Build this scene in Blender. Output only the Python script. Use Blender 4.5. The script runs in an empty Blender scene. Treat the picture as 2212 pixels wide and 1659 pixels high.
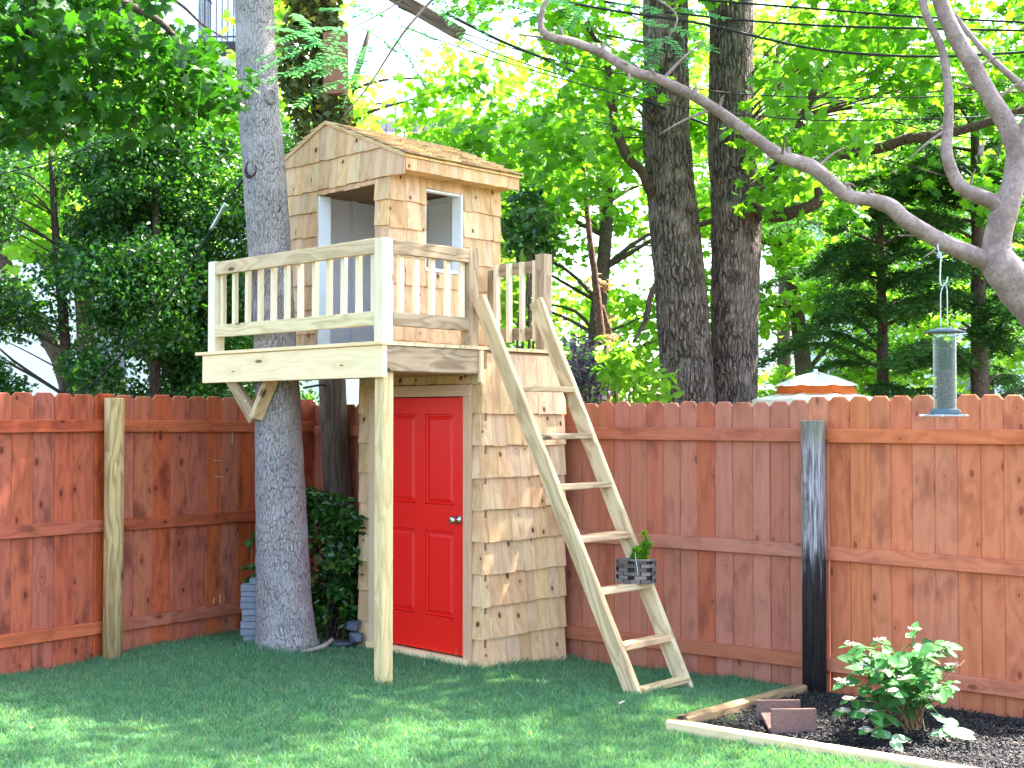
import bpy, math, random
import numpy as np
from mathutils import Vector, Matrix, noise as mnoise

R = random.Random(7)
NR = np.random.default_rng(7)
SC = bpy.context.scene
COL = SC.collection

# ------------------------------------------------------------------ camera
F = 2734.0
PITCH = math.atan(70.5 / F)
EYE = 1.7
cam = bpy.data.cameras.new('camera')
camo = bpy.data.objects.new('camera', cam)
COL.objects.link(camo)
camo.location = (0, 0, EYE)
camo.rotation_euler = (math.pi / 2 + PITCH, 0, 0)
cam.sensor_width = 36
cam.lens = 36 * F / 2212
cam.clip_end = 1500
cam.dof.use_dof = True
cam.dof.focus_distance = 8.6
cam.dof.aperture_fstop = 6.3
SC.camera = camo

# ------------------------------------------------------------------ world, sun, exposure
SUN = Vector((0.60, 0.36, 1.15)).normalized()
w = bpy.data.worlds.new('World')
SC.world = w
w.use_nodes = True
nt = w.node_tree
nt.nodes.clear()
sky = nt.nodes.new('ShaderNodeTexSky')
sky.sky_type = 'NISHITA'
sky.sun_disc = False
sky.sun_elevation = math.asin(SUN.z)
sky.sun_rotation = math.atan2(SUN.x, SUN.y)
sky.air_density = 1.0
sky.dust_density = 2.5
sky.ozone_density = 1.0
bg = nt.nodes.new('ShaderNodeBackground')
bg.inputs['Strength'].default_value = 0.15
ow = nt.nodes.new('ShaderNodeOutputWorld')
nt.links.new(sky.outputs[0], bg.inputs[0])
nt.links.new(bg.outputs[0], ow.inputs[0])
sl = bpy.data.lights.new('sun', 'SUN')
sl.energy = 4.6
sl.angle = math.radians(0.6)
sl.color = (1.0, 0.95, 0.86)
so = bpy.data.objects.new('sun', sl)
COL.objects.link(so)
so.rotation_euler = SUN.to_track_quat('Z', 'Y').to_euler()
so.location = (6, 4, 14)
SC.view_settings.view_transform = 'Standard'
SC.view_settings.look = 'None'
SC.view_settings.gamma = 1
SC.view_settings.use_curve_mapping = False
SC.view_settings.exposure = 3.0
SC.render.engine = 'CYCLES'
SC.cycles.max_bounces = 7
SC.cycles.transparent_max_bounces = 6

# ------------------------------------------------------------------ helpers
I4 = Matrix.Identity(4)
RM = {}

def at(x, y, Y):
    """the point at horizontal distance Y seen at photo position x, y (2212 x 1659 units)"""
    a = (x - 1106) / F
    b = -(y - 829.5) / F
    cp, sp = math.cos(PITCH), math.sin(PITCH)
    d = Vector((a, cp - b * sp, sp + b * cp))
    return Vector((0, 0, EYE)) + d * (Y / d.y)

def tag(o, label=None, cat=None, group=None, kind=None):
    if label: o['label'] = label
    if cat: o['category'] = cat
    if group: o['group'] = group
    if kind: o['kind'] = kind
    return o

def place(o, parent, M=I4):
    COL.objects.link(o)
    RM[o.name] = M
    if parent is not None:
        o.parent = parent
        o.matrix_basis = RM[parent.name].inverted() @ M
    else:
        o.matrix_basis = M
    return o

def thing(name, label, cat, loc=(0, 0, 0), group=None, M=None):
    o = bpy.data.objects.new(name, None)
    o.empty_display_size = 0.2
    place(o, None, M if M is not None else Matrix.Translation(loc))
    return tag(o, label, cat, group)

def mesh(verts, faces, mat, smooth=False):
    me = bpy.data.meshes.new('m')
    me.from_pydata([tuple(v) for v in verts], [], faces)
    if mat: me.materials.append(mat)
    if smooth: me.polygons.foreach_set('use_smooth', [True] * len(me.polygons))
    me.update()
    return me

def obj(name, parent, verts, faces, mat, M=I4, smooth=False, origin=None):
    """verts are given in the frame M (world when identity); origin recentres the object"""
    if origin is not None:
        o3 = Vector(origin)
        verts = [Vector(v) - o3 for v in verts]
        M = M @ Matrix.Translation(o3)
    me = mesh(verts, faces, mat, smooth)
    me.name = name
    return place(bpy.data.objects.new(name, me), parent, M)

def fast_mesh(name, verts, faces, mat, rnd=None, smooth=False):
    me = bpy.data.meshes.new(name)
    verts = np.ascontiguousarray(verts, dtype=np.float32)
    faces = np.ascontiguousarray(faces, dtype=np.int32)
    n, k = faces.shape
    me.vertices.add(len(verts)); me.vertices.foreach_set('co', verts.ravel())
    me.loops.add(n * k); me.loops.foreach_set('vertex_index', faces.ravel())
    me.polygons.add(n)
    me.polygons.foreach_set('loop_start', np.arange(0, n * k, k, dtype=np.int32))
    me.polygons.foreach_set('loop_total', np.full(n, k, dtype=np.int32))
    if smooth: me.polygons.foreach_set('use_smooth', np.ones(n, dtype=bool))
    if rnd is not None:
        a = me.attributes.new('rnd', 'FLOAT', 'FACE')
        a.data.foreach_set('value', np.ascontiguousarray(rnd, dtype=np.float32))
    me.materials.append(mat)
    me.update(calc_edges=True)
    return me

def box_vf(x0, x1, y0, y1, z0, z1):
    v = [(x0,y0,z0),(x1,y0,z0),(x1,y1,z0),(x0,y1,z0),(x0,y0,z1),(x1,y0,z1),(x1,y1,z1),(x0,y1,z1)]
    f = [(0,3,2,1),(4,5,6,7),(0,1,5,4),(1,2,6,5),(2,3,7,6),(3,0,4,7)]
    return v, f

def bar_vf(w, t, L, bev=0.003, ch=0.0):
    a, b = w / 2, t / 2
    c = min(bev, a * .5, b * .5)
    ring = [(a-c,-b),(a,-b+c),(a,b-c),(a-c,b),(-a+c,b),(-a,b-c),(-a,-b+c),(-a+c,-b)]
    v = [(x, y, 0) for x, y in ring] + [(x, y, L) for x, y in ring]
    f = [(i, (i+1) % 8, 8+(i+1) % 8, 8+i) for i in range(8)]
    f += [tuple(range(7, -1, -1)), tuple(range(8, 16))]
    return v, f

def frame(a, b, n):
    a, b, n = Vector(a), Vector(b), Vector(n)
    z = (b - a).normalized()
    y = (n - z * n.dot(z)).normalized()
    x = y.cross(z)
    return Matrix((( x.x,y.x,z.x,a.x),(x.y,y.y,z.y,a.y),(x.z,y.z,z.z,a.z),(0,0,0,1))), (b - a).length

def board(name, parent, a, b, w, t, n, mat, Fm=I4, bev=0.003):
    """a plank from a to b, t thick along n and w wide; its own Z runs along the grain"""
    M, L = frame(a, b, n)
    v, f = bar_vf(w, t, L, bev)
    me = mesh(v, f, mat); me.name = name
    return place(bpy.data.objects.new(name, me), parent, Fm @ M)

def catmull(pts, n=6):
    P = [Vector(p) for p in pts]
    if len(P) < 3: 
        return [P[0].lerp(P[-1], i / n) for i in range(n + 1)]
    out = []
    for i in range(len(P) - 1):
        p0 = P[max(i-1, 0)]; p1 = P[i]; p2 = P[i+1]; p3 = P[min(i+2, len(P)-1)]
        for k in range(n):
            t = k / n
            out.append(0.5*((2*p1)+(p2-p0)*t+(2*p0-5*p1+4*p2-p3)*t*t+(3*p1-p0-3*p2+p3)*t**3))
    out.append(P[-1])
    return out

def tube_vf(pts, rad, seg=8, n=1, rough=0.0, fq=3.0, cap=True, ridges=None):
    if n > 1:
        m = len(pts)
        P = catmull(pts, n)
        rad = list(np.interp(np.linspace(0, m-1, len(P)), range(m), rad)) if not np.isscalar(rad) else [rad]*len(P)
    else:
        P = [Vector(p) for p in pts]
        if np.isscalar(rad): rad = [rad]*len(P)
    v, f = [], []
    ref = None
    for i, p in enumerate(P):
        d = (P[min(i+1, len(P)-1)] - P[max(i-1, 0)])
        if d.length < 1e-9: d = Vector((0, 0, 1))
        d.normalize()
        if ref is None:
            ref = Vector((1, 0, 0)) if abs(d.x) < 0.8 else Vector((0, 0, 1))
        x = (ref - d * ref.dot(d)).normalized(); y = d.cross(x); ref = x
        for k in range(seg):
            a = 2 * math.pi * k / seg
            r = rad[i]
            dirv = x * math.cos(a) + y * math.sin(a)
            if rough:
                q = (p + dirv * r)
                r *= 1 + rough * mnoise.noise(q * fq) + rough * .5 * mnoise.noise(q * fq * 3)
            v.append(p + dirv * r)
    for i in range(len(P) - 1):
        for k in range(seg):
            a = i*seg+k; b = i*seg+(k+1) % seg
            f.append((a, b, b+seg, a+seg))
    if cap:
        f.append(tuple(range(seg-1, -1, -1)))
        f.append(tuple(range((len(P)-1)*seg, len(P)*seg)))
    return v, f

def tube(name, parent, pts, rad, mat, seg=8, n=6, rough=0., fq=3., origin=True):
    v, f = tube_vf(pts, rad, seg, n, rough, fq)
    return obj(name, parent, v, f, mat, smooth=True, origin=Vector(pts[0]) if origin else None)

class Bag:
    """collects shapes that belong to one mesh"""
    def __init__(s): s.v = []; s.f = []
    def add(s, vf):
        k = len(s.v); s.v += [Vector(p) for p in vf[0]]
        s.f += [tuple(i + k for i in q) for q in vf[1]]
    def bar(s, a, b, w, t, n=(0, 0, 1), bev=.002):
        M, L = frame(a, b, n)
        v, f = bar_vf(w, t, L, bev)
        s.add(([M @ Vector(p) for p in v], f))
    def build(s, name, parent, mat, M=I4, smooth=False, origin=None):
        return obj(name, parent, s.v, s.f, mat, M, smooth, origin)

def lathe_vf(prof, seg=24, c=(0, 0, 0)):
    v, f = [], []
    for r, z in prof:
        for k in range(seg):
            a = 2*math.pi*k/seg
            v.append((c[0]+r*math.cos(a), c[1]+r*math.sin(a), c[2]+z))
    for i in range(len(prof)-1):
        for k in range(seg):
            a = i*seg+k; b = i*seg+(k+1) % seg
            f.append((a, b, b+seg, a+seg))
    f.append(tuple(range(seg-1, -1, -1))); f.append(tuple(range((len(prof)-1)*seg, len(prof)*seg)))
    return v, f

# ------------------------------------------------------------------ materials
class NB:
    def __init__(s, name):
        s.m = bpy.data.materials.new(name); s.m.use_nodes = True
        s.t = s.m.node_tree; s.t.nodes.clear()
        s.out = s.n('ShaderNodeOutputMaterial')
    def n(s, ty, **kw):
        nd = s.t.nodes.new(ty)
        for k, val in kw.items(): setattr(nd, k, val)
        return nd
    def l(s, a, b): s.t.links.new(a, b)
    def val(s, inp, x):
        if isinstance(x, bpy.types.NodeSocket): s.l(x, inp)
        elif isinstance(x, (tuple, list)) and len(x) == 3 and inp.type == 'RGBA': inp.default_value = (*x, 1)
        else: inp.default_value = x
    def math(s, op, a, b=0.0, c=0.0, clamp=False):
        nd = s.n('ShaderNodeMath', operation=op); nd.use_clamp = clamp
        s.val(nd.inputs[0], a); s.val(nd.inputs[1], b); s.val(nd.inputs[2], c)
        return nd.outputs[0]
    def mix(s, f, a, b, mode='MIX'):
        nd = s.n('ShaderNodeMix', data_type='RGBA', blend_type=mode)
        s.val(nd.inputs[0], f); s.val(nd.inputs[6], a); s.val(nd.inputs[7], b)
        return nd.outputs[2]
    def comb(s, x, y, z):
        nd = s.n('ShaderNodeCombineXYZ')
        s.val(nd.inputs[0], x); s.val(nd.inputs[1], y); s.val(nd.inputs[2], z)
        return nd.outputs[0]
    def noise(s, vec, scale, detail=3, rough=.55, dist=0.):
        nd = s.n('ShaderNodeTexNoise')
        if vec is not None: s.l(vec, nd.inputs['Vector'])
        nd.inputs['Scale'].default_value = scale; nd.inputs['Detail'].default_value = detail
        nd.inputs['Roughness'].default_value = rough; nd.inputs['Distortion'].default_value = dist
        return nd.outputs['Fac']
    def vor(s, vec, scale, feature='F1', rnd=1.):
        nd = s.n('ShaderNodeTexVoronoi', feature=feature)
        s.l(vec, nd.inputs['Vector']); nd.inputs['Scale'].default_value = scale
        nd.inputs['Randomness'].default_value = rnd
        return nd.outputs['Distance']
    def smooth(s, x, a, b, o0=0., o1=1.):
        nd = s.n('ShaderNodeMapRange', interpolation_type='SMOOTHSTEP')
        s.val(nd.inputs[0], x); nd.inputs[1].default_value = a; nd.inputs[2].default_value = b
        nd.inputs[3].default_value = o0; nd.inputs[4].default_value = o1
        return nd.outputs[0]
    def bump(s, h, strength=.5, dist=.01):
        nd = s.n('ShaderNodeBump')
        nd.inputs['Strength'].default_value = strength; nd.inputs['Distance'].default_value = dist
        s.l(h, nd.inputs['Height'])
        return nd.outputs[0]
    def pbr(s, col, rough=.6, normal=None, spec=.3, metal=0., coat=0., trans=0.):
        nd = s.n('ShaderNodeBsdfPrincipled')
        s.val(nd.inputs['Base Color'], col); s.val(nd.inputs['Roughness'], rough)
        nd.inputs['Specular IOR Level'].default_value = spec
        nd.inputs['Metallic'].default_value = metal
        nd.inputs['Coat Weight'].default_value = coat
        nd.inputs['Transmission Weight'].default_value = trans
        if normal: s.l(normal, nd.inputs['Normal'])
        return nd.outputs[0]
    def fin(s, sh):
        s.l(sh, s.out.inputs[0]); return s.m

def sepc(b):
    tc = b.n('ShaderNodeTexCoord'); sp = b.n('ShaderNodeSeparateXYZ'); b.l(tc.outputs['Object'], sp.inputs[0])
    return tc.outputs['Object'], sp.outputs
def orand(b):
    return b.n('ShaderNodeObjectInfo').outputs['Random']
def hsv(b, col, h=.5, s=1., v=1.):
    nd = b.n('ShaderNodeHueSaturation'); b.val(nd.inputs['Hue'], h); b.val(nd.inputs['Saturation'], s)
    b.val(nd.inputs['Value'], v); b.val(nd.inputs['Color'], col); return nd.outputs[0]

def wood(name, light, dark, knot, rings=55., ringw=.55, fib=.5, knots=.45, kz=2.2, kx=5., tint=.16, hue=.012,
         rough=.72, bump=.35, stain=None, stain_amt=.3, sheen=.25, wamp=22.):
    b = NB(name)
    co, x = sepc(b); r = orand(b)
    wv = b.math('ADD', x[0], b.math('MULTIPLY', x[1], .8))
    ro = b.math('MULTIPLY', r, 91.)
    low = b.noise(b.comb(b.math('MULTIPLY', wv, 6.), ro, b.math('MULTIPLY', x[2], .9)), 1., 2)
    kn = b.n('ShaderNodeTexVoronoi', voronoi_dimensions='2D')
    kn.inputs['Scale'].default_value = 1.
    b.l(b.comb(b.math('ADD', b.math('MULTIPLY', wv, kx), b.math('MULTIPLY', r, 130.)),
               b.math('ADD', b.math('MULTIPLY', x[2], kz), b.math('MULTIPLY', r, 71.)), 0.), kn.inputs['Vector'])
    kd = kn.outputs['Distance']
    ks = b.n('ShaderNodeSeparateColor'); b.l(kn.outputs['Color'], ks.inputs[0])
    warp = b.math('MULTIPLY', b.math('DIVIDE', .55, b.math('ADD', kd, .12)), b.math('MULTIPLY_ADD', b.math('GREATER_THAN', knots*.75, ks.outputs[0]), .8, .2))
    ph = b.math('ADD', b.math('ADD', b.math('MULTIPLY', wv, rings), b.math('MULTIPLY', low, wamp)), b.math('MULTIPLY', warp, 1.7))
    ring = b.math('MULTIPLY_ADD', b.math('SINE', b.math('MULTIPLY', ph, 2.2)), .5, .5)
    ring = b.math('POWER', ring, 2.2)
    fb = b.noise(b.comb(b.math('MULTIPLY', wv, 260.), ro, b.math('MULTIPLY', x[2], 7.)), 1., 4, .65)
    fb2 = b.noise(b.comb(b.math('MULTIPLY', wv, 40.), ro, b.math('MULTIPLY', x[2], 2.)), 1., 3, .6)
    g = b.math('ADD', b.math('MULTIPLY', ring, ringw), b.math('MULTIPLY', b.smooth(fb, .35, .7), fib), clamp=True)
    g = b.math('ADD', g, b.math('MULTIPLY', b.smooth(fb2, .5, .75), .25), clamp=True)
    col = b.mix(g, light, dark)
    if stain:
        st = b.smooth(b.noise(b.comb(b.math('MULTIPLY', wv, 7.), ro, b.math('MULTIPLY', x[2], 3.)), 1., 4, .6), .5, .72)
        col = b.mix(b.math('MULTIPLY', st, stain_amt), col, stain)
    kr = b.math('MULTIPLY_ADD', ks.outputs[1], .09, .03)
    kmask = b.smooth(b.math('DIVIDE', kd, kr), .55, 1.15, 1., 0.)
    kon = b.math('GREATER_THAN', knots*.75, ks.outputs[0])
    kmask = b.math('MULTIPLY', kmask, kon)
    krim = b.math('MULTIPLY', b.smooth(kd, .1, .3, 1., 0.), b.math('MULTIPLY', kon, .45))
    col = b.mix(krim, col, dark)
    col = b.mix(kmask, col, knot)
    v = b.math('MULTIPLY_ADD', r, 2*tint, 1-tint)
    h = b.math('MULTIPLY_ADD', b.math('FRACT', b.math('MULTIPLY', r, 7.31)), 2*hue, .5-hue)
    s = b.math('MULTIPLY_ADD', b.math('FRACT', b.math('MULTIPLY', r, 13.7)), .16, .92)
    col = hsv(b, col, h, s, v)
    hgt = b.math('SUBTRACT', b.math('MULTIPLY', fb, .6), b.math('ADD', b.math('MULTIPLY', ring, .3), kmask))
    return b.fin(b.pbr(col, rough, b.bump(hgt, bump, .004), sheen))

def bark(name, light, mid, crack, sx=14., sz=4., cw=.12, bump=1., dist=.02, lich=.3, rough=.85):
    b = NB(name)
    co, x = sepc(b)
    dn = b.n('ShaderNodeTexNoise'); b.l(co, dn.inputs['Vector']); dn.inputs['Scale'].default_value = 9.; dn.inputs['Detail'].default_value = 3
    ds = b.n('ShaderNodeVectorMath', operation='MULTIPLY_ADD'); b.l(dn.outputs['Color'], ds.inputs[0])
    ds.inputs[1].default_value = (.06, .06, .10); b.l(co, ds.inputs[2])
    sc = b.n('ShaderNodeVectorMath', operation='MULTIPLY'); b.l(ds.outputs[0], sc.inputs[0]); sc.inputs[1].default_value = (sx, sx, sz)
    e1 = b.vor(sc.outputs[0], 1., 'DISTANCE_TO_EDGE')
    e2 = b.vor(sc.outputs[0], 2.3, 'DISTANCE_TO_EDGE')
    fine = b.noise(sc.outputs[0], 3., 6, .7)
    c1 = b.smooth(e1, 0., cw, 1., 0.)
    c2 = b.smooth(e2, 0., cw * 1.2, 1., 0.)
    cr = b.math('MAXIMUM', c1, b.math('MULTIPLY', c2, .55))
    cr = b.math('MULTIPLY', cr, b.smooth(b.noise(co, 5., 2), .25, .55, .35, 1.))
    big = b.noise(co, 2.3, 3)
    col = b.mix(b.smooth(fine, .3, .7), mid, light)
    col = b.mix(b.math('MULTIPLY', b.smooth(big, .45, .7), lich), col, light)
    col = b.mix(cr, col, crack)
    h = b.math('SUBTRACT', b.math('MULTIPLY', fine, .35), cr)
    return b.fin(b.pbr(col, rough, b.bump(h, bump, dist), .2))

def leafm(name, ca, cb, cc=None, trans=.5, tm=(1.5, 1.7, .5), rough=.45, spec=.4):
    b = NB(name)
    a = b.n('ShaderNodeAttribute'); a.attribute_name = 'rnd'
    r = b.math('FRACT', b.math('ADD', a.outputs['Fac'], orand(b)))
    col = b.mix(r, ca, cb)
    if cc: col = b.mix(b.math('GREATER_THAN', r, .93), col, cc)
    tcol = b.mix(1., col, tm, 'MULTIPLY')
    d = b.pbr(col, rough, None, spec)
    t = b.n('ShaderNodeBsdfTranslucent'); b.l(tcol, t.inputs[0])
    m = b.n('ShaderNodeMixShader'); m.inputs[0].default_value = trans
    b.l(d, m.inputs[1]); b.l(t.outputs[0], m.inputs[2])
    return b.fin(m.outputs[0])

def plain(name, col, rough=.6, nscale=30., amt=.15, bump=.2, spec=.3, metal=0., coat=0., dark=None, bd=.004, objr=0.):
    b = NB(name)
    co, x = sepc(b)
    n = b.noise(co, nscale, 5, .65)
    dk = dark or tuple(c * .6 for c in col)
    c = b.mix(b.math('MULTIPLY', b.smooth(n, .35, .75), amt), col, dk)
    if objr:
        c = hsv(b, c, .5, 1., b.math('MULTIPLY_ADD', orand(b), 2*objr, 1-objr))
    return b.fin(b.pbr(c, b.math('MULTIPLY_ADD', n, .15, rough-.07), b.bump(n, bump, bd), spec, metal, coat))

M = {}
M['cedar'] = wood('cedar_shingle', (.76, .50, .29), (.54, .30, .145), (.11, .045, .02), rings=30, ringw=.4, fib=.4, knots=.6, wamp=4., kz=5., kx=7., tint=.13, hue=.008, stain=(.36, .16, .07), stain_amt=.38, rough=.8)
M['cedar_roof'] = wood('cedar_roof', (.76, .50, .27), (.42, .22, .09), (.2, .1, .04), rings=30, ringw=.3, fib=.4, knots=.1, tint=.24, hue=.014, rough=.75)
M['pine'] = wood('pine_new', (.95, .70, .42), (.76, .48, .22), (.20, .10, .04), rings=34, ringw=.3, fib=.15, knots=.9, kz=1.6, kx=6., tint=.07, rough=.6, bump=.2)
M['treated'] = wood('pine_treated', (.78, .58, .33), (.48, .31, .14), (.13, .07, .03), rings=42, ringw=.5, fib=.25, knots=.8, kz=1.8, tint=.1, hue=.01, rough=.65, bump=.3)
M['treated_dark'] = wood('pine_weathered_shaded', (.48, .34, .20), (.24, .15, .08), (.06, .03, .015), rings=45, ringw=.6, fib=.35, knots=.9, kz=2., tint=.1, rough=.7, bump=.4)  # weathered pine; its dark colour also holds the shade of the right side
M['treated_pale'] = wood('pine_treated_pale', (.90, .76, .54), (.74, .56, .35), (.2, .13, .06), rings=38, ringw=.35, fib=.15, knots=.25, kz=2., tint=.08, hue=.012, rough=.6, bump=.2)
M['ladder'] = wood('ladder_wood', (.72, .51, .31), (.38, .235, .12), (.12, .06, .03), rings=48, ringw=.6, fib=.3, knots=.4, kz=1.6, tint=.08, rough=.65, bump=.4)
M['post_left'] = wood('post_grey_tan', (.62, .42, .23), (.28, .17, .08), (.08, .05, .03), rings=60, ringw=.6, fib=.5, knots=.4, kz=2., tint=.05, rough=.85, bump=.9)
M['fence_left'] = wood('fence_stain_red', (.52, .130, .064), (.32, .072, .036), (.15, .030, .016), rings=26, ringw=.5, fib=.4, knots=.7, wamp=12., kz=3.4, kx=6.5, tint=.09, hue=.004, stain=(.13, .026, .014), stain_amt=.75, rough=.62, bump=.45)
M['fence_mid'] = wood('fence_stain_brown', (.48, .155, .090), (.35, .102, .058), (.24, .064, .036), rings=24, ringw=.35, fib=.4, knots=.3, wamp=12., kz=3.4, kx=6.5, tint=.06, hue=.003, stain=(.20, .055, .035), stain_amt=.6, rough=.68, bump=.4)
M['fence_right'] = wood('fence_stain_orange', (.62, .195, .092), (.44, .118, .052), (.27, .062, .030), rings=24, ringw=.45, fib=.35, knots=.6, wamp=12., kz=3.4, kx=6.5, tint=.06, hue=.003, stain=(.25, .055, .028), stain_amt=.6, rough=.62, bump=.4)
M['edging'] = wood('edging_timber', (.80, .57, .34), (.58, .37, .19), (.2, .1, .05), rings=40, ringw=.4, fib=.3, knots=.4, tint=.06, rough=.75)
M['edging_dark'] = wood('edging_weathered', (.38, .24, .13), (.15, .09, .05), (.05, .03, .02), rings=50, ringw=.5, fib=.6, knots=.4, tint=.05, rough=.85, bump=.8)
M['trim'] = wood('door_trim', (.66, .41, .27), (.54, .31, .19), (.2, .1, .05), rings=60, ringw=.3, fib=.3, knots=.1, tint=.05, rough=.7)
M['ply'] = plain('sheathing', (.30, .17, .08), .8, 40, .4)
M['white'] = plain('white_lining', (.90, .88, .92), .55, 60, .22, .25, dark=(.50, .47, .52))
M['white_trim'] = plain('white_jamb', (.82, .84, .86), .5, 20, .05, .05)
M['nail'] = plain('galvanised_steel', (.6, .6, .6), .35, 50, .2, .1, metal=.9)
M['chrome'] = plain('brushed_nickel', (.62, .62, .60), .22, 50, .1, .05, metal=1.)
M['bark_front'] = bark('bark_grey_plates', (.52, .475, .47), (.37, .325, .325), (.14, .105, .10), 58., 13., .10, .8, .010, .7)
M['bark_scar'] = bark('bark_scar', (.20, .15, .14), (.11, .08, .07), (.03, .02, .02), 40., 40., .2, 1., .01, .1)
M['bark_maple'] = bark('bark_dark_ridges', (.46, .35, .31), (.28, .205, .18), (.045, .030, .026), 26., 3.6, .2, 1., .06, .35)
def smooth_bark():
    b = NB('bark_smooth_branch'); co, x = sepc(b)
    n = b.noise(co, 9., 5, .65); n2 = b.noise(co, 60., 4, .6)
    c = b.mix(b.smooth(n, .35, .65), (.18, .115, .09), (.34, .24, .205))
    c = b.mix(b.math('MULTIPLY', b.smooth(n2, .45, .7), .5), c, (.14, .095, .08))
    v = b.vor(co, 70.); c = b.mix(b.smooth(v, .10, .2, .75, 0.), c, (.07, .045, .035))
    v2 = b.vor(co, 48.); c = b.mix(b.smooth(v2, .08, .14, .7, 0.), c, (.5, .44, .4))
    h = b.math('SUBTRACT', b.math('ADD', n2, n), b.smooth(v, .1, .2, 1., 0.))
    return b.fin(b.pbr(c, .6, b.bump(h, .7, .006), .35))
M['bark_branch'] = smooth_bark()
M['bark_thin'] = bark('bark_twig', (.16, .11, .085), (.09, .06, .045), (.03, .02, .015), 40., 12., .15, .5, .01)
M['bark_dead'] = bark('bark_reddish', (.26, .14, .10), (.16, .08, .055), (.05, .03, .02), 30., 8., .15, .5, .01)
M['pole'] = wood('pole_wood', (.17, .115, .082), (.07, .045, .034), (.015, .01, .01), rings=50, ringw=.6, fib=.7, knots=.3, kz=2., tint=.03, rough=.9, bump=1.)
M['cable'] = plain('cable_black', (.012, .012, .014), .45, 20, .2, .05)
M['rust'] = plain('rusty_metal', (.30, .14, .085), .7, 9, .8, .5, dark=(.17, .07, .045))
M['steel_wire'] = plain('hook_steel', (.45, .47, .5), .35, 50, .1, .05, metal=.9)
M['feeder_blue'] = plain('feeder_slate', (.075, .12, .15), .45, 30, .3, .1)
M['feeder_perch'] = plain('feeder_perch', (.45, .47, .48), .4, 30, .1, .05)
M['seed'] = plain('birdseed', (.20, .16, .13), .8, 120, 1., 1., dark=(.02, .018, .02), bd=.01)
M['stone'] = plain('paver_grey_blue', (.27, .29, .35), .8, 50, .5, .6, objr=.12)
M['rock'] = plain('rock_grey', (.10, .11, .14), .8, 20, .5, .8, objr=.15)
M['block'] = plain('block_pinkish', (.21, .125, .105), .9, 90, .8, .8, dark=(.10, .06, .055))
M['building_white'] = plain('white_render', (.80, .80, .82), .8, 3, .12, .1)
M['building_pale'] = plain('pale_siding', (.60, .66, .72), .7, 3, .15, .1)
M['building_pink'] = plain('pink_brick', (.50, .34, .30), .8, 12, .4, .2)
M['roof_grey'] = plain('roof_grey', (.16, .16, .18), .8, 12, .4, .3)
M['window_glass'] = plain('window_glass', (.10, .13, .16), .12, 3, .2, .02, spec=.6)
M['balcony'] = plain('balcony_iron', (.06, .06, .085), .5, 10, .2, .1)
M['umb_white'] = leafm('parasol_cloth_white', (.82, .80, .76), (.80, .79, .76), trans=.3, tm=(1, .9, .8), rough=.8, spec=.1)
M['umb_orange'] = leafm('parasol_cloth_orange', (.55, .15, .03), (.50, .12, .03), trans=.4, tm=(1.2, .8, .5), rough=.8, spec=.1)
M['basket'] = wood('basket_strip', (.20, .155, .14), (.09, .068, .062), (.06, .05, .05), rings=120, ringw=.4, fib=.6, knots=0., tint=.4, rough=.7)
M['basket_dark'] = plain('basket_inside', (.02, .018, .02), .8)
M['soil'] = plain('soil', (.03, .02, .015), .95, 60, .5, 1.)
M['string'] = plain('string_white', (.7, .7, .7), .7)
M['flower'] = leafm('flower_white_pink', (.82, .80, .76), (.78, .60, .68), trans=.3, tm=(1, 1, 1), rough=.7, spec=.1)
M['flower_bud'] = leafm('flower_bud', (.62, .44, .34), (.5, .52, .30), trans=.2, tm=(1, 1, 1), rough=.8)
M['stem'] = plain('stem_brown', (.20, .12, .06), .7, 60, .4)
M['stem_green'] = plain('stem_green', (.10, .20, .05), .6, 60, .3)
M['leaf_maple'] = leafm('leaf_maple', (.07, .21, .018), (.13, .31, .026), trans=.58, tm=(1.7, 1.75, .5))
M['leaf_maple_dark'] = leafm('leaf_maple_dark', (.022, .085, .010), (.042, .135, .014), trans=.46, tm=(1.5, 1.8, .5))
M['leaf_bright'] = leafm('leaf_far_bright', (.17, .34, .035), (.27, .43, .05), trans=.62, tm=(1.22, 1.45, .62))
M['leaf_ever'] = leafm('leaf_evergreen', (.020, .066, .020), (.048, .14, .026), (.2, .40, .05), trans=.34, tm=(1.8, 2.3, .5), rough=.32, spec=.6)
M['leaf_hemlock'] = leafm('leaf_hemlock', (.028, .085, .028), (.055, .14, .035), trans=.35, tm=(1.6, 2., .6), rough=.6)
M['leaf_shrub'] = leafm('leaf_shrub', (.018, .065, .012), (.035, .12, .018), (.12, .28, .03), trans=.3, tm=(1.6, 1.8, .5), rough=.3, spec=.6)
M['leaf_compound'] = leafm('leaf_compound', (.10, .30, .14), (.14, .36, .17), trans=.4, tm=(1.1, 1.3, .8), rough=.6)
M['leaf_ivy'] = leafm('leaf_ivy', (.055, .11, .025), (.17, .15, .05), (.40, .30, .04), trans=.25, tm=(1.4, 1.4, .6), rough=.45)
M['leaf_purple'] = leafm('leaf_purple', (.07, .05, .09), (.14, .11, .17), trans=.3, tm=(1.3, 1., 1.3))
M['leaf_hydrangea'] = leafm('leaf_hydrangea', (.032, .145, .034), (.060, .21, .042), trans=.35, tm=(1.4, 1.4, .5), rough=.5)
M['leaf_wilted'] = leafm('leaf_wilted', (.14, .27, .14), (.18, .32, .17), trans=.3, tm=(1.1, 1.2, .8), rough=.6)
M['leaf_dead'] = leafm('leaf_dead', (.30, .20, .11), (.40, .30, .18), trans=.3, tm=(1.2, 1, .7), rough=.8)
M['grass'] = leafm('grass_blade', (.070, .205, .105), (.225, .430, .245), (.38, .40, .20), trans=.4, tm=(1.3, 1.45, .5), rough=.5, spec=.35)
M['mulch'] = plain('mulch_chip', (.014, .011, .014), .75, 60, .5, .4, dark=(.008, .006, .008), objr=.1)

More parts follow.
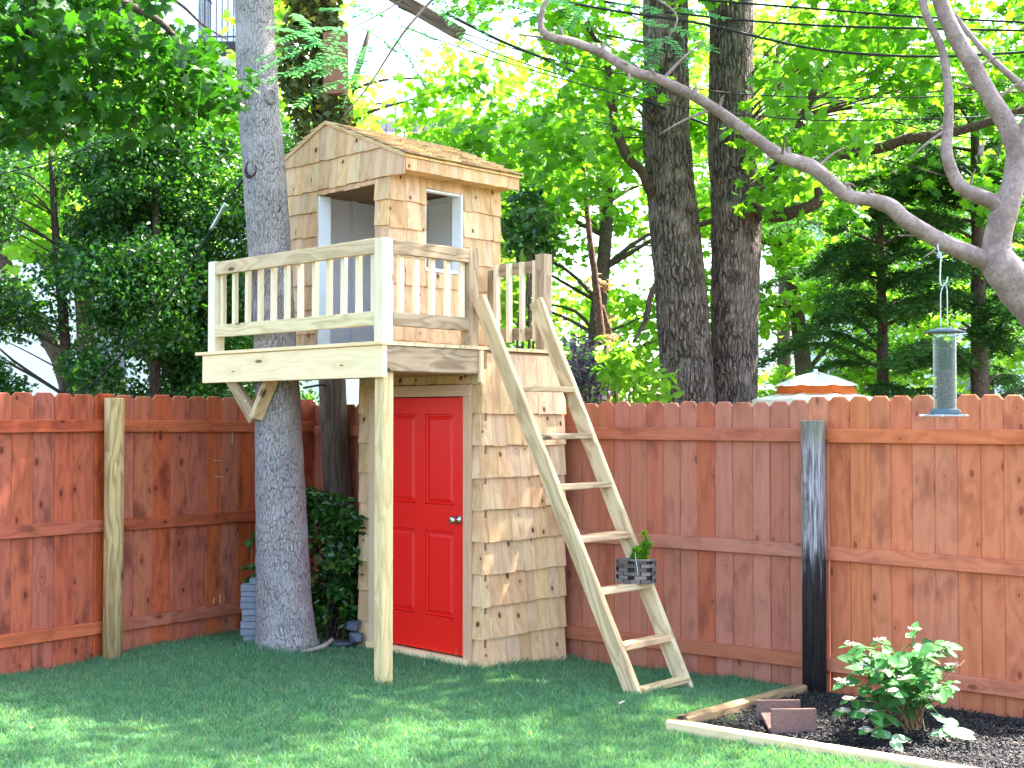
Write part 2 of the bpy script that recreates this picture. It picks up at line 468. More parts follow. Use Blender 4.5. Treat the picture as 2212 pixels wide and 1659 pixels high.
def glassm():
    b = NB('clear_plastic_tube')
    t = b.n('ShaderNodeBsdfTransparent'); t.inputs[0].default_value = (.86, .9, .87, 1)
    g = b.pbr((.6, .64, .6), .15, None, .5)
    lw = b.n('ShaderNodeLayerWeight'); lw.inputs[0].default_value = .35
    m = b.n('ShaderNodeMixShader'); b.l(b.smooth(lw.outputs['Facing'], .0, 1., .08, .65), m.inputs[0])
    b.l(t.outputs[0], m.inputs[1]); b.l(g, m.inputs[2])
    return b.fin(m.outputs[0])
M['clear'] = glassm()

def door_paint():
    b = NB('red_door_paint'); co, x = sepc(b)
    n = b.noise(co, 3., 3); s = b.smooth(b.noise(co, 28., 5, .7), .62, .75)
    low = b.smooth(x[2], .02, .30, 1., 0.)
    c = b.mix(b.math('MULTIPLY', b.math('MULTIPLY', s, low), .5), (.84, .008, .003), (.70, .22, .17))
    c = b.mix(b.math('MULTIPLY', n, .12), c, (.45, .004, .004))
    g = b.noise(b.comb(b.math('MULTIPLY', x[1], 160.), 0., b.math('MULTIPLY', x[2], 8.)), 1., 3)
    return b.fin(b.pbr(c, .42, b.bump(g, .12, .002), .45))
M['door'] = door_paint()

def post_charred():
    b = NB('post_weathered_charred'); co, x = sepc(b)
    fb = b.noise(b.comb(b.math('MULTIPLY', b.math('ADD', x[0], b.math('MULTIPLY', x[1], .6)), 70.), 0., b.math('MULTIPLY', x[2], 3.)), 1., 5, .65)
    big = b.noise(b.comb(b.math('MULTIPLY', x[0], 30.), b.math('MULTIPLY', x[1], 30.), b.math('MULTIPLY', x[2], 2.2)), 1., 4, .6)
    c = b.mix(b.smooth(fb, .35, .65), (.08, .062, .06), (.46, .41, .42))
    br = b.smooth(b.math('ADD', x[2], b.math('MULTIPLY', big, .9)), 1.25, 1.5)
    c = b.mix(b.math('MULTIPLY', b.smooth(x[2], 1.45, 1.62), .8), c, (.15, .14, .095))
    dk = b.math('MULTIPLY', b.smooth(b.math('ADD', x[2], b.math('MULTIPLY', big, -1.3)), .02, .32, 1., 0.), .95)
    c = b.mix(dk, c, (.014, .009, .010))
    k = b.vor(b.comb(b.math('MULTIPLY', x[0], 7.), b.math('MULTIPLY', x[1], 7.), b.math('MULTIPLY', x[2], 3.)), 1.)
    c = b.mix(b.smooth(k, .06, .12, .8, 0.), c, (.03, .02, .02))
    return b.fin(b.pbr(c, .85, b.bump(fb, 1., .012), .2))
M['post_charred'] = post_charred()

def groundm(name, a, c2, sc=3.):
    b = NB(name); co, x = sepc(b)
    n = b.noise(co, sc, 6, .65); n2 = b.noise(co, sc*14, 4, .6)
    c = b.mix(b.smooth(n, .35, .65), a, c2)
    return b.fin(b.pbr(c, .95, b.bump(n2, .6, .02), .1))
M['dirt'] = groundm('lawn_soil', (.030, .045, .016), (.050, .075, .028), 2.)
M['ground'] = groundm('ground_beyond', (.045, .06, .025), (.08, .075, .045), .6)

# ------------------------------------------------------------------ leaf templates (unit size, stem at the origin, tip along +Y)
def tpl(out, cup=.0, center=(0, .45)):
    v = [(center[0], center[1], 0.)] + [(x, y, cup * (abs(x) ** 1.5) * 2) for x, y in out]
    n = len(out)
    return np.array(v, float), np.array([(0, i+1, (i+1) % n + 1) for i in range(n)])
MAPLE = tpl([(0, 0), (.20, .06), (.34, -.02), (.30, .20), (.56, .36), (.36, .46), (.40, .62), (.14, .58), (.0, 1.0),
             (-.14, .58), (-.40, .62), (-.36, .46), (-.56, .36), (-.30, .20), (-.34, -.02), (-.20, .06)], -.22, (0, .3))
MAPLE_FAR = tpl([(.0, 0), (.34, .05), (.52, .42), (.22, .55), (0, 1.), (-.22, .55), (-.52, .42), (-.34, .05)], -.2, (0, .35))
def oval(wd=.30, fold=.12, bend=-.15):
    v = np.array([(0, 0, 0), (wd*.85, .3, fold), (wd*.75, .65, fold*.8+bend*.4), (0, 1., bend), (-wd*.75, .65, fold*.8+bend*.4), (-wd*.85, .3, fold), (0, .45, bend*.1)], float)
    return v, np.array([(0, 1, 6), (1, 2, 6), (2, 3, 6), (3, 4, 6), (4, 5, 6), (5, 0, 6)])
OVAL = oval()
def quadleaf(wd=.28):
    v = np.array([(0, 0, 0), (wd, .5, .06), (0, 1., -.08), (-wd, .5, .06)], float)
    return v, np.array([(0, 1, 2), (0, 2, 3)])
QUAD = quadleaf()
NEEDLE = quadleaf(.16)

def unit(a): return a / np.maximum(np.linalg.norm(a, axis=1, keepdims=True), 1e-9)

def leaf_verts(pos, size, template, up=1.2, droop=.3, rng=NR, tipdir=None, spread=1.):
    n = len(pos)
    nrm = unit(np.array([0, 0, up]) + rng.normal(0, .6 * spread, (n, 3)))
    t = rng.normal(0, 1, (n, 3)) if tipdir is None else np.asarray(tipdir) + rng.normal(0, .25, (n, 3))
    t = t + np.array([0, 0, -droop * 2])
    t = t - nrm * np.sum(t * nrm, 1, keepdims=True); t = unit(t)
    bt = np.cross(t, nrm)
    size = np.broadcast_to(np.asarray(size, float), (n,)) * rng.uniform(.65, 1.2, n)
    tv, tf = template
    V = pos[:, None, :] + size[:, None, None] * (tv[None, :, 0:1] * bt[:, None, :] + tv[None, :, 1:2] * t[:, None, :] + tv[None, :, 2:3] * nrm[:, None, :])
    Fc = tf[None] + (np.arange(n) * len(tv))[:, None, None]
    rnd = np.repeat(rng.random(n), len(tf))
    return V.reshape(-1, 3), Fc.reshape(-1, tf.shape[1]), rnd

def leaf_cloud(name, parent, pos, size, template, mat, **kw):
    v, f, r = leaf_verts(np.asarray(pos, float), size, template, **kw)
    org = np.array(RM[parent.name].translation) if parent else np.zeros(3)
    me = fast_mesh(name, v - org, f, mat, r)
    o = place(bpy.data.objects.new(name, me), parent, Matrix.Translation(Vector(org)))
    o['kind'] = 'stuff'
    return o

def blob(c, rad, n, rng=NR, shell=.5):
    d = unit(rng.normal(0, 1, (n, 3))) * (rng.random((n, 1)) ** shell)
    return np.array(c) + d * np.array(rad)

def clumps(centres, rad, per, rng=NR, flat=.55):
    out = []
    for c in centres:
        k = int(per * rng.uniform(.6, 1.4)); r = rad * rng.uniform(.6, 1.35)
        out.append(blob(c, (r, r, r * flat), k, rng, .45))
    return np.concatenate(out)

def limbs(name, parent, trunk_pts, centres, r0, mat, rng, frac=.6, seg=5, sag=.15):
    """limbs from the trunk to some of the clumps, joined into one part"""
    B = Bag(); T = catmull(trunk_pts, 5)
    for c in centres:
        if rng.random() > frac: continue
        c = Vector(c)
        cand = [p for p in T if p.z < c.z + .2] or T
        s = min(cand, key=lambda p: (p - c).length + abs((c.z - p.z) - .5*(p-c).length)*.6)
        d = c - s
        m1 = s + d*.35 + Vector((rng.normal(0, .06), rng.normal(0, .06), .08 + rng.normal(0, .05)))*d.length*.6
        m2 = s + d*.7 + Vector((rng.normal(0, .08), rng.normal(0, .08), .04))*d.length*.6
        rr = r0 * min(1., d.length / 3.) * rng.uniform(.6, 1.1)
        B.add(tube_vf([s, m1, m2, c], [rr, rr*.7, rr*.42, rr*.15], seg, 3, cap=False))
        for k in range(3):
            q = m2.lerp(c, rng.random()); e = q + Vector(rng.normal(0, .35, 3)) * min(1, d.length*.5)
            B.add(tube_vf([q, q.lerp(e, .5)+Vector((0, 0, .03)), e], [rr*.25, rr*.18, rr*.08], 4, 1, cap=False))
    if B.v:
        o = B.build(name, parent, mat, smooth=True, origin=RM[parent.name].translation)
        o['kind'] = 'stuff'
        return o

# ================================================================== SETTING: ground
KF = 1.035
LF0 = Vector((-2.86, 8.93))*KF; LFd = Vector((.595, .8037))        # left fence line
RF0 = Vector((1.863, 7.97))*KF; RFd = Vector((-.8037, .595))       # right fence line, towards the corner
CORNER = Vector((-1.65, 10.57))*KF

def ground_z(x, y):
    return .022 * math.sin(x*1.1 + 1.) * math.cos(y * .9) + .012 * math.sin(3.1*x + y*2.3) - .012 - .035*math.exp(-((x-.25)**2+(y-8.1)**2)/1.2)

def fz_(z): return EYE+(z-EYE)*KF
_gz = ground_z
def ground_z(x, y):
    cx, cy = x-CORNER.x, y-CORNER.y
    d = min(cx*.8037-cy*.595, -cx*.595-cy*.8037)
    t = min(max(1-d/1.1, 0), 1)
    return _gz(x, y) - .052*t*t*(3-2*t)
def grid(name, x0, x1, y0, y1, nx, ny, mat, zf, kind='structure', parent=None):
    v = []; f = []
    for j in range(ny+1):
        for i in range(nx+1):
            x = x0+(x1-x0)*i/nx; y = y0+(y1-y0)*j/ny
            v.append((x, y, zf(x, y)))
    for j in range(ny):
        for i in range(nx):
            a = j*(nx+1)+i; f.append((a, a+1, a+nx+2, a+nx+1))
    o = obj(name, parent, v, f, mat, smooth=True); o['kind'] = kind
    return o

grid('ground', -400, 400, -60, 900, 40, 40, M['ground'], lambda x, y: -.16)
o = grid('lawn', -7, 6, -1.5, 13, 52, 58, M['dirt'], ground_z)

BED = [Vector((.880, 6.87)), Vector((1.85, 8.0))]
BS = (BED[1]-BED[0]).normalized()      # direction of the side edging
BW = 1.47 # depth of the bed                # the bed corner and where its edging meets the fence
BEDd = Vector((.8037, -.595))
def in_bed(x, y, m=0.):
    p = Vector((x, y)) - BED[0]
    a = p.dot(BEDd); b_ = p.dot(Vector((.595, .8037)))
    return a > -m and b_ > -m and a < 4.5

def inside_yard(x, y, m=0.):
    n1 = Vector((.8037, -.595)); n2 = Vector((-.595, -.8037))
    return (Vector((x, y)) - CORNER).dot(n1) > m and (Vector((x, y)) - CORNER).dot(n2) > m

# playhouse frame: local x = u (right and back), local y = v (left and back)
D0 = Vector((-.819, 8.0, 0))
PHa = math.atan2(.719, .695)
PH = Matrix.Translation(D0) @ Matrix.Rotation(PHa, 4, 'Z')
PHi = PH.inverted()

def make_grass():
    rng = np.random.default_rng(3)
    x = rng.uniform(-4.2, 4.0, 900000); y = 5.6 + rng.random(900000) ** 1.25 * 5.0
    keep = (np.abs(x) < y * .43 + .25)
    x, y = x[keep], y[keep]
    cx, cy = x - CORNER.x, y - CORNER.y
    k = (cx*.8037 - cy*.595 > .03) & (-cx*.595 - cy*.8037 > .03)
    bx, by = x - BED[0].x, y - BED[0].y
    a = bx*.8037 - by*.595; b_ = bx*.595 + by*.8037
    k &= ~(((a-b_*(BS.x*.8037-BS.y*.595)/(BS.x*.595+BS.y*.8037)) > -.05) & (b_ > -.045))
    L = np.array(PHi)
    u = L[0, 0]*x + L[0, 1]*y + L[0, 3]; v = L[1, 0]*x + L[1, 1]*y + L[1, 3]
    k &= ~((u > .90) & (u < 1.8) & (v > .02) & (v < 1.3))
    dt = np.hypot(x + 1.67, y - 9.34)
    k &= (dt > .2) & ~((dt < .34) & (rng.random(len(x)) < .6))
    k &= ~((x > -1.55) & (y > 9.35) & (rng.random(len(x)) < .93))
    x, y = x[k], y[k]
    n = len(x)
    patch = np.sin(x*2.1+y*1.3) * np.sin(y*3.3 - x*1.7) * .4
    for i in range(10):
        fq = 5*1.32**i; an_ = rng.uniform(0, 6.28); an2 = rng.uniform(0, 6.28)
        patch += np.sin(fq*(x*np.cos(an_)+y*np.sin(an_))+i*2.) * np.sin(fq*.9*(x*np.cos(an2)+y*np.sin(an2))+i) * .34
    edge = np.minimum((x-CORNER.x)*.8037-(y-CORNER.y)*.595, -(x-CORNER.x)*.595-(y-CORNER.y)*.8037)
    pu = L[0, 0]*x + L[0, 1]*y + L[0, 3]; pv = L[1, 0]*x + L[1, 1]*y + L[1, 3]
    shed_d = np.where((pu > .85) & (pu < 1.8) & (pv < .02), -pv, np.where((pv > 0) & (pv < 1.35) & (pu < .9), .86-pu, 9.))
    post_d = np.hypot(pu-.086, pv-.086)-.05
    h = rng.uniform(.018, .045, n) * (1 + .25*patch)
    L = np.array(PHi)
    near = np.minimum(np.abs(np.hypot(x+1.67, y-9.34) - .25), 1)
    h *= 1 + .9*np.exp(-(near/.06)**2) + .7*np.exp(-(np.abs(edge)/.06)) + .9*np.exp(-np.abs(shed_d)/.04) + .9*np.exp(-np.abs(post_d)/.035)
    h = np.where(rng.random(n) < .012, h*1.8, h)
    wd = rng.uniform(.0016, .0034, n)
    ang = rng.uniform(0, 2*np.pi, n); lean = rng.uniform(.1, .95, n) * h
    la = ang + rng.normal(0, .8, n) + .7*patch
    z = .022*np.sin(x*1.1+1)*np.cos(y*.9) + .012*np.sin(3.1*x+y*2.3) - .014 - .035*np.exp(-((x-.25)**2+(y-8.1)**2)/1.2)
    dd = np.clip(1-np.minimum((x-CORNER.x)*.8037-(y-CORNER.y)*.595, -(x-CORNER.x)*.595-(y-CORNER.y)*.8037)/1.1, 0, 1)
    z = z - .052*dd*dd*(3-2*dd)
    P = np.stack([x, y, z], 1)
    side = np.stack([np.cos(ang), np.sin(ang), 0*ang], 1) * wd[:, None]
    ld = np.stack([np.cos(la), np.sin(la), 0*la], 1)
    mid = P + ld*(lean*.35)[:, None] + np.array([0, 0, 1.])*(h*.6)[:, None]
    tip = P + ld*lean[:, None] + np.array([0, 0, 1.])*h[:, None]
    V = np.stack([P-side, P+side, mid+side*.8, mid-side*.8, tip], 1).reshape(-1, 3)
    base = (np.arange(n)*5)[:, None]
    Fc = np.concatenate([base+np.array([[0, 1, 2]]), base+np.array([[0, 2, 3]]), base+np.array([[3, 2, 4]])], 1).reshape(-1, 3)
    r = np.repeat(np.clip(rng.random(n)*.70 + .20*patch + .14, 0, .999), 3)
    me = fast_mesh('grass', V, Fc, M['grass'], r)
    print('grass blades', n)
    return place(bpy.data.objects.new('grass', me), None)
g = make_grass()
tag(g, 'short green lawn grass covering the yard in front of the fences', 'grass', kind='stuff')

# ================================================================== PLAYHOUSE
ph = thing('playhouse', 'cedar shingled two storey playhouse with red door, raised deck and railing', 'playhouse', M=PH)
Z_D = 2.18
def B(name, parent, a, b, w_, t, n, mat, bev=.003):
    return board(name, parent, a, b, w_, t, n, mat, PH, bev)
def bx(name, parent, x0, x1, y0, y1, z0, z1, mat):
    v, f = box_vf(x0, x1, y0, y1, z0, z1)
    return obj(name, parent, v, f, mat, PH, origin=((x0+x1)/2, (y0+y1)/2, z0))

def clip(poly, a, b, c):
    """keep a*s + b*z <= c"""
    out = []
    for i in range(len(poly)):
        p, q = poly[i], poly[(i+1) % len(poly)]
        dp, dq = a*p[0]+b*p[1]-c, a*q[0]+b*q[1]-c
        if dp <= 0: out.append(p)
        if (dp < 0 < dq) or (dq < 0 < dp):
            t = dp/(dp-dq); out.append((p[0]+(q[0]-p[0])*t, p[1]+(q[1]-p[1])*t))
    return out
def area(p):
    return abs(sum(p[i][0]*p[(i+1) % len(p)][1]-p[(i+1) % len(p)][0]*p[i][1] for i in range(len(p))))/2

def to3(face, plane, s, z, off):
    return (plane-off, s, z) if face == 'front' else (s, plane-off, z)

def prism(face, plane, poly, off_b, off_f):
    """poly in (s, z); off_b and off_f give the outward offset of back and front for a height z"""
    n = len(poly)
    v = [to3(face, plane, s, z, off_b(z)) for s, z in poly] + [to3(face, plane, s, z, off_f(z)) for s, z in poly]
    f = [tuple(range(n)), tuple(range(2*n-1, n-1, -1))] + [(i, i+n, (i+1) % n+n, (i+1) % n) for i in range(n)]
    return v, f

def wall_part(name, face, plane, polys, mat, t0, t1, parent=ph):
    bag = Bag()
    for p in polys: bag.add(prism(face, plane, p, lambda z: t0, lambda z: t1))
    return bag.build(name, parent, mat, PH)

def shingles(name, parent, face, plane, regions, rows, rng, mat, hs=.035, wmin=.06, wmax=.15, lift=.014, flush=False):
    """regions: convex polygons in (s, z); rows: ascending row bottoms, the last is the top limit"""
    for reg in regions:
        s0 = min(p[0] for p in reg); s1 = max(p[0] for p in reg)
        zt = max(p[1] for p in reg); zb = min(p[1] for p in reg)
        cen = (sum(p[0] for p in reg)/len(reg), sum(p[1] for p in reg)/len(reg))
        planes = []
        for i in range(len(reg)):
            p, q = reg[i], reg[(i+1) % len(reg)]
            a, b_ = q[1]-p[1], -(q[0]-p[0]); c = a*p[0]+b_*p[1]
            if a*cen[0]+b_*cen[1] > c: a, b_, c = -a, -b_, -c
            planes.append((a, b_, c))
        for r in range(len(rows)-1):
            z0, z1 = rows[r], rows[r+1]
            if z1 <= zb+.01 or z0 >= zt-.01: continue
            s = s0
            while s < s1 - .004:
                wd = rng.uniform(wmin, wmax)
                if s + wd > s1 - wmin*.6: wd = s1 - s
                j = rng.uniform(-.005, .005); k = rng.uniform(-.003, .003)
                top = min(z1 + hs, zt)
                zz = max(z0, zb)
                poly = [(s+.0012, zz+j-k), (s+wd-.0012, zz+j+k), (s+wd-.0012, top), (s+.0012, top)]
                for a, b_, c in planes:
                    lim = c
                    # the bottom edge may hang a little below the region
                    if abs(a) < 1e-6 and b_ < 0: lim = c + abs(b_)*.02
                    poly = clip(poly, a, b_, lim)
                    if len(poly) < 3: break
                if len(poly) >= 3 and area(poly) > .0004:
                    H = (z1 + hs) - z0
                    th = rng.uniform(.008, .012)
                    ob = lambda z: .001 + (lift-.006)*max(0, 1-(z-z0)/H)
                    of = lambda z: .004 + (lift+th-.006)*max(0, 1-(z-z0)/H)
                    v, f = prism(face, plane, poly, ob, of)
                    org = to3(face, plane, s+wd/2, z0, 0)
                    obj(name, parent, v, f, mat, PH, origin=org)
                s += wd

rs = random.Random(11)
# ---- lower shed
SU0, SU1, SV1 = .88, 1.72, 1.29
shed_front = wall_part('shed_front_wall', 'front', SU0+.03, [[(.0, -.09), (.165, -.09), (.165, 1.92), (.0, 1.92)], [(1.092, -.09), (SV1, -.09), (SV1, 1.92), (1.092, 1.92)], [(0, 1.92), (SV1, 1.92), (SV1, 2.15), (0, 2.15)]], M['ply'], -.02, .018)
shed_right = wall_part('shed_side_wall', 'side', .03, [[(SU0+.035, -.09), (SU1, -.09), (SU1, 2.15), (SU0+.035, 2.15)]], M['ply'], -.02, .018)
wall_part('shed_back_wall', 'front', SU1, [[(0.01, -.09), (SV1, -.09), (SV1, 2.15), (.01, 2.15)]], M['ply'], 0, .02)
wall_part('shed_left_wall', 'side', SV1, [[(SU0+.035, -.09), (SU1-.03, -.09), (SU1-.03, 2.15), (SU0+.035, 2.15)]], M['ply'], 0, .02)
rows = [-.070] + [-.036 + .2195*k for k in range(1, 9)] + [2.135]
shingles('shingle', shed_front, 'front', SU0+.012, [[(-.018, -.09), (.083, -.09), (.083, 1.92), (-.018, 1.92)], [(1.172, -.09), (SV1+.012, -.09), (SV1+.012, 1.92), (1.172, 1.92)]], rows, rs, M['cedar'], wmin=.07, wmax=.1, lift=.018)
shingles('shingle', shed_front, 'front', SU0+.012, [[(-.004, 1.925), (SV1+.012, 1.925), (SV1+.012, 2.15), (-.004, 2.15)]], [1.925, 2.15], rs, M['cedar'], wmin=.06, wmax=.12)
shingles('shingle', shed_right, 'side', .012, [[(SU0-.014, -.09), (SU1+.012, -.09), (SU1+.012, 2.135), (SU0-.014, 2.135)]], rows, rs, M['cedar'], wmin=.07, wmax=.17, lift=.020)
# left wall of the shed (seen edge-on): shingles that stick out past the corner
shed_l = bx('shed_left_cladding', ph, SU0+.02, SU1, SV1+.001, SV1+.012, -.04, 2.12, M['cedar'])
for k in range(9):
    z0 = rows[k]; z1 = rows[k+1]+.02; s = SU0+.0
    while s < SU1:
        wd = min(rs.uniform(.1, .16), SU1-s+.001)
        v = [(s, SV1+.013, z1), (s+wd-.002, SV1+.013, z1), (s+wd-.002, SV1+.018, z1), (s, SV1+.018, z1),
             (s, SV1+.022, z0), (s+wd-.002, SV1+.022, z0), (s+wd-.002, SV1+.034, z0), (s, SV1+.034, z0)]
        f = [(0, 1, 2, 3), (7, 6, 5, 4), (0, 4, 5, 1), (1, 5, 6, 2), (2, 6, 7, 3), (3, 7, 4, 0)]
        obj('shingle', shed_l, v, f, M['cedar'], PH, origin=(s+wd/2, SV1, z0))
        s += wd
# corner strip right of the door, above the shingles
# door frame
fr = SU0 - .012
B('door_casing', ph, (fr, .1205, -.07), (fr, .1205, 1.84), .075, .03, (1, 0, 0), M['trim'])
B('door_casing', ph, (fr, 1.131, -.07), (fr, 1.131, 1.84), .076, .03, (1, 0, 0), M['trim'])
B('door_casing', ph, (fr-.001, .085, 1.881), (fr-.001, 1.169, 1.881), .080, .032, (1, 0, 0), M['trim'])
B('door_sill', ph, (fr-.015, .10, .018), (fr-.015, 1.16, .018), .06, .045, (0, 0, 1), M['pine'])
# the red panelled door
dv0, dv1, dz0, dz1 = .160, 1.090, .050, 1.834
du = SU0 + .004
dm = Bag()
def slab(v0, v1, z0, z1, u0, u1): dm.add(box_vf(u0, u1, v0, v1, z0, z1))
W = dv1-dv0; H = dz1-dz0
st = .115
pz = [(dz0+.245, dz0+.845), (dz0+1.03, dz1-.115)]
cw = .105
cols = [(dv0+st, (dv0+dv1)/2-cw/2), ((dv0+dv1)/2+cw/2, dv1-st)]
slab(dv0, dv1, dz0, dz1, du+.016, du+.038)
for a, b_ in ((dv0, cols[0][0]), (cols[0][1], cols[1][0]), (cols[1][1], dv1)): slab(a, b_, dz0, dz1, du, du+.0161)
for c0, c1 in cols:
    slab(c0, c1, dz0, pz[0][0], du, du+.0162); slab(c0, c1, pz[0][1], pz[1][0], du, du+.0162); slab(c0, c1, pz[1][1], dz1, du, du+.0162)
door = dm.build('door', ph, M['door'], PH)
for c0, c1 in cols:
    for z0, z1 in pz:
        e = .010; g_ = .042
        p0 = [(c0+e, z0+e), (c1-e, z0+e), (c1-e, z1-e), (c0+e, z1-e)]
        p1 = [(c0+g_, z0+g_), (c1-g_, z0+g_), (c1-g_, z1-g_), (c0+g_, z1-g_)]
        v = [(du+.015, a, b_) for a, b_ in p0] + [(du+.003, a, b_) for a, b_ in p1]
        f = [(0, 3, 2, 1), (4, 5, 6, 7)] + [(i, (i+1) % 4, 4+(i+1) % 4, 4+i) for i in range(4)]
        obj('door_panel', door, v, f, M['door'], PH)
        mo = Bag()
        for (a, b_), (c, d_) in zip(p0, p0[1:]+p0[:1]):
            mo.bar((du+.010, a, b_), (du+.010, c, d_), .014, .016, (1, 0, 0), .005)
        mo.build('panel_moulding', door, M['door'], PH)
kb = lathe_vf([(.034, 0), (.034, .004), (.028, .010), (.013, .014), (.012, .030), (.022, .036), (.0275, .047), (.0275, .066), (.022, .074), (.012, .076)], 24)
KM = PH @ Matrix.Translation((du, .235, .985)) @ Matrix.Rotation(-math.pi/2, 4, 'Y')
obj('door_knob', door, kb[0], kb[1], M['chrome'], KM, smooth=True)
# ---- deck
deckf = bx('deck_frame', ph, .05, SU0-.02, .045, 2.02, 1.985, 2.00, M['treated_dark'])
for k in range(6):
    B('joist', deckf, (.045, .30+.34*k, 2.08), (SU0-.005, .30+.34*k, 2.08), .14, .038, (0, 1, 0), M['treated_dark'])
B('fascia_board', ph, (.019, .0, 2.052), (.019, 2.075, 2.052), .204, .038, (1, 0, 0), M['pine'])
sf = B('fascia_board', ph, (.040, .019, 2.072), (.872, .019, 2.072), .162, .038, (0, 1, 0), M['treated_dark'])
sf['label'] = 'darker knotty side fascia board'
B('fascia_board', ph, (.040, 2.05, 2.072), (.872, 2.05, 2.072), .162, .038, (0, 1, 0), M['treated_dark'])
dk = bx('deck', ph, .1, .84, .1, 1.9, 2.13, 2.1535, M['treated_dark'])
u = -.018; i = 0
while u < 1.74:
    wd = .138
    vend = 2.15 if u < SU0-.05 else 1.30
    v0 = -.012 + rs.uniform(-.006, .004)
    B('deck_board', dk, (u+wd/2, v0, 2.168), (u+wd/2, vend, 2.168), wd-.004, .024, (0, 0, 1), M['pine'] if i == 0 else M['treated'])
    u += wd; i += 1
B('shed_corner_board', ph, (SU0-.012, -.004, 1.935), (SU0-.012, -.004, 2.15), .03, .03, (1, 0, 0), M['pine'])
# post below the deck corner
B('deck_post', ph, (.086, .086, -.09), (.086, .086, 1.985), .089, .089, (1, 0, 0), M['treated'], .006)
# knee braces by the tree
B('knee_brace', ph, PHi @ at(500, 818, 9.26), PHi @ at(549, 905, 9.14), .105, .040, (-1, 0, 0), M['treated_dark'])
B('knee_brace', ph, PHi @ at(588, 815, 9.08), PHi @ at(553, 903, 9.12), .050, .095, (-1, .1, 0), M['treated'])
bolt = lathe_vf([(.012, 0), (.012, .006), (.007, .006), (.007, .016)], 6)
obj('bolt', ph, bolt[0], bolt[1], M['nail'], PH @ Matrix.Translation(PHi @ at(534, 866, 9.15)) @ Matrix.Rotation(-math.pi/2, 4, 'Y'))
# ---- railing
pr, zt_, zb_ = .0445, 2.845, Z_D
def post(x, y, mat, z1=zt_+.005, z0=zb_): return B('railing_post', ph, (x, y, z0), (x, y, z1), .089, .089, (1, 0, 0), mat, .004)
post(.05, .05, M['treated_pale'], 2.84)
post(.05, 1.97, M['treated_pale'], 2.85)
post(.815, .05, M['treated_dark'], 2.85)
r1 = B('railing', ph, (.024, .095, 2.795), (.024, 1.925, 2.795), .095, .036, (1, 0, 0), M['treated'])
B('lower_rail', r1, (.024, .095, 2.330), (.024, 1.925, 2.330), .090, .036, (1, 0, 0), M['treated'])
for k in range(12):
    v_ = .155 + k*.158 + rs.uniform(-.006, .006)
    B('baluster', r1, (.063, v_, 2.29), (.063, v_+rs.uniform(-.006, .006), 2.83), .036, .036, (1, 0, 0), M['treated_pale'])
r2 = B('railing', ph, (.098, .024, 2.79), (.768, .024, 2.79), .092, .036, (0, 1, 0), M['treated_dark'])
B('lower_rail', r2, (.098, .024, 2.325), (.768, .024, 2.325), .088, .036, (0, 1, 0), M['treated_dark'])
for k in range(5):
    u_ = .20 + k*.138
    B('baluster', r2, (u_, .063, 2.285), (u_+rs.uniform(-.005, .005), .063, 2.825), .036, .036, (0, 1, 0), M['treated_pale'])
# railing at the back of the landing
B('railing_post', ph, (1.555, .045, Z_D), (1.555, .045, 2.875), .089, .089, (1, 0, 0), M['treated_dark'], .004)
B('railing_post', ph, (1.555, .575, Z_D), (1.555, .575, 2.80), .05, .05, (1, 0, 0), M['treated_dark'], .004)
r3 = B('railing', ph, (1.575, .09, 2.795), (1.575, .55, 2.795), .088, .036, (1, 0, 0), M['treated_dark'])
B('lower_rail', r3, (1.575, .09, 2.31), (1.575, .55, 2.31), .088, .036, (1, 0, 0), M['treated_dark'])
for k in range(4):
    v_ = .11 + k*.133
    B('baluster', r3, (1.537, v_, 2.25), (1.537, v_, 2.835), .036, .036, (1, 0, 0), M['treated_pale'])
# ---- upper house
HU0, HU1, HV0, HV1 = .61, 1.72, .66, 2.0
AP, SL = 1.366, .413
ZR = 3.922
roofz = lambda v: ZR - SL*abs(v-AP)
EV0, EV1 = .472, 2.12
dL, dRt = 1.472, .8005       # doorway
dtop = 3.358
wt = lambda v: roofz(v)-.028
hf = wall_part('house_front_wall', 'front', HU0, [
    [(HV0+.02, Z_D), (dRt, Z_D), (dRt, dtop), (HV0+.02, dtop)],
    [(dL, Z_D), (HV1, Z_D), (HV1, dtop), (dL, dtop)],
    [(EV0+.02, dtop+.06), (EV1-.02, dtop+.06), (EV1-.02, wt(EV1)), (AP, wt(AP)), (EV0+.02, wt(EV0))],
    [(HV0+.02, dtop), (HV1, dtop), (HV1, dtop+.06), (HV0+.02, dtop+.06)]], M['ply'], -.012, 0)
bx('front_wall_lining', ph, HU0+.013, HU0+.019, HV0+.04, dRt, Z_D, 3.40, M['white'])
bx('front_wall_lining', ph, HU0+.013, HU0+.019, dL, HV1-.03, Z_D, 3.40, M['white'])
wu0, wu1, wz0, wz1 = .952, 1.3315, 2.78, 3.358
hs_ = wall_part('house_side_wall', 'side', HV0, [
    [(HU0+.01, Z_D), (wu0, Z_D), (wu0, 3.55), (HU0+.01, 3.55)], [(wu1, Z_D), (HU1, Z_D), (HU1, 3.55), (wu1, 3.55)],
    [(wu0, Z_D), (wu1, Z_D), (wu1, wz0), (wu0, wz0)], [(wu0, wz1), (wu1, wz1), (wu1, 3.55), (wu0, 3.55)]], M['ply'], -.012, 0)
wall_part('side_wall_lining', 'side', HV0, [
    [(HU0+.03, Z_D), (wu0, Z_D), (wu0, 3.54), (HU0+.03, 3.54)], [(wu1, Z_D), (HU1-.02, Z_D), (HU1-.02, 3.54), (wu1, 3.54)],
    [(wu0, Z_D), (wu1, Z_D), (wu1, wz0), (wu0, wz0)], [(wu0, wz1), (wu1, wz1), (wu1, 3.54), (wu0, 3.54)]], M['white'], -.020, -.013)
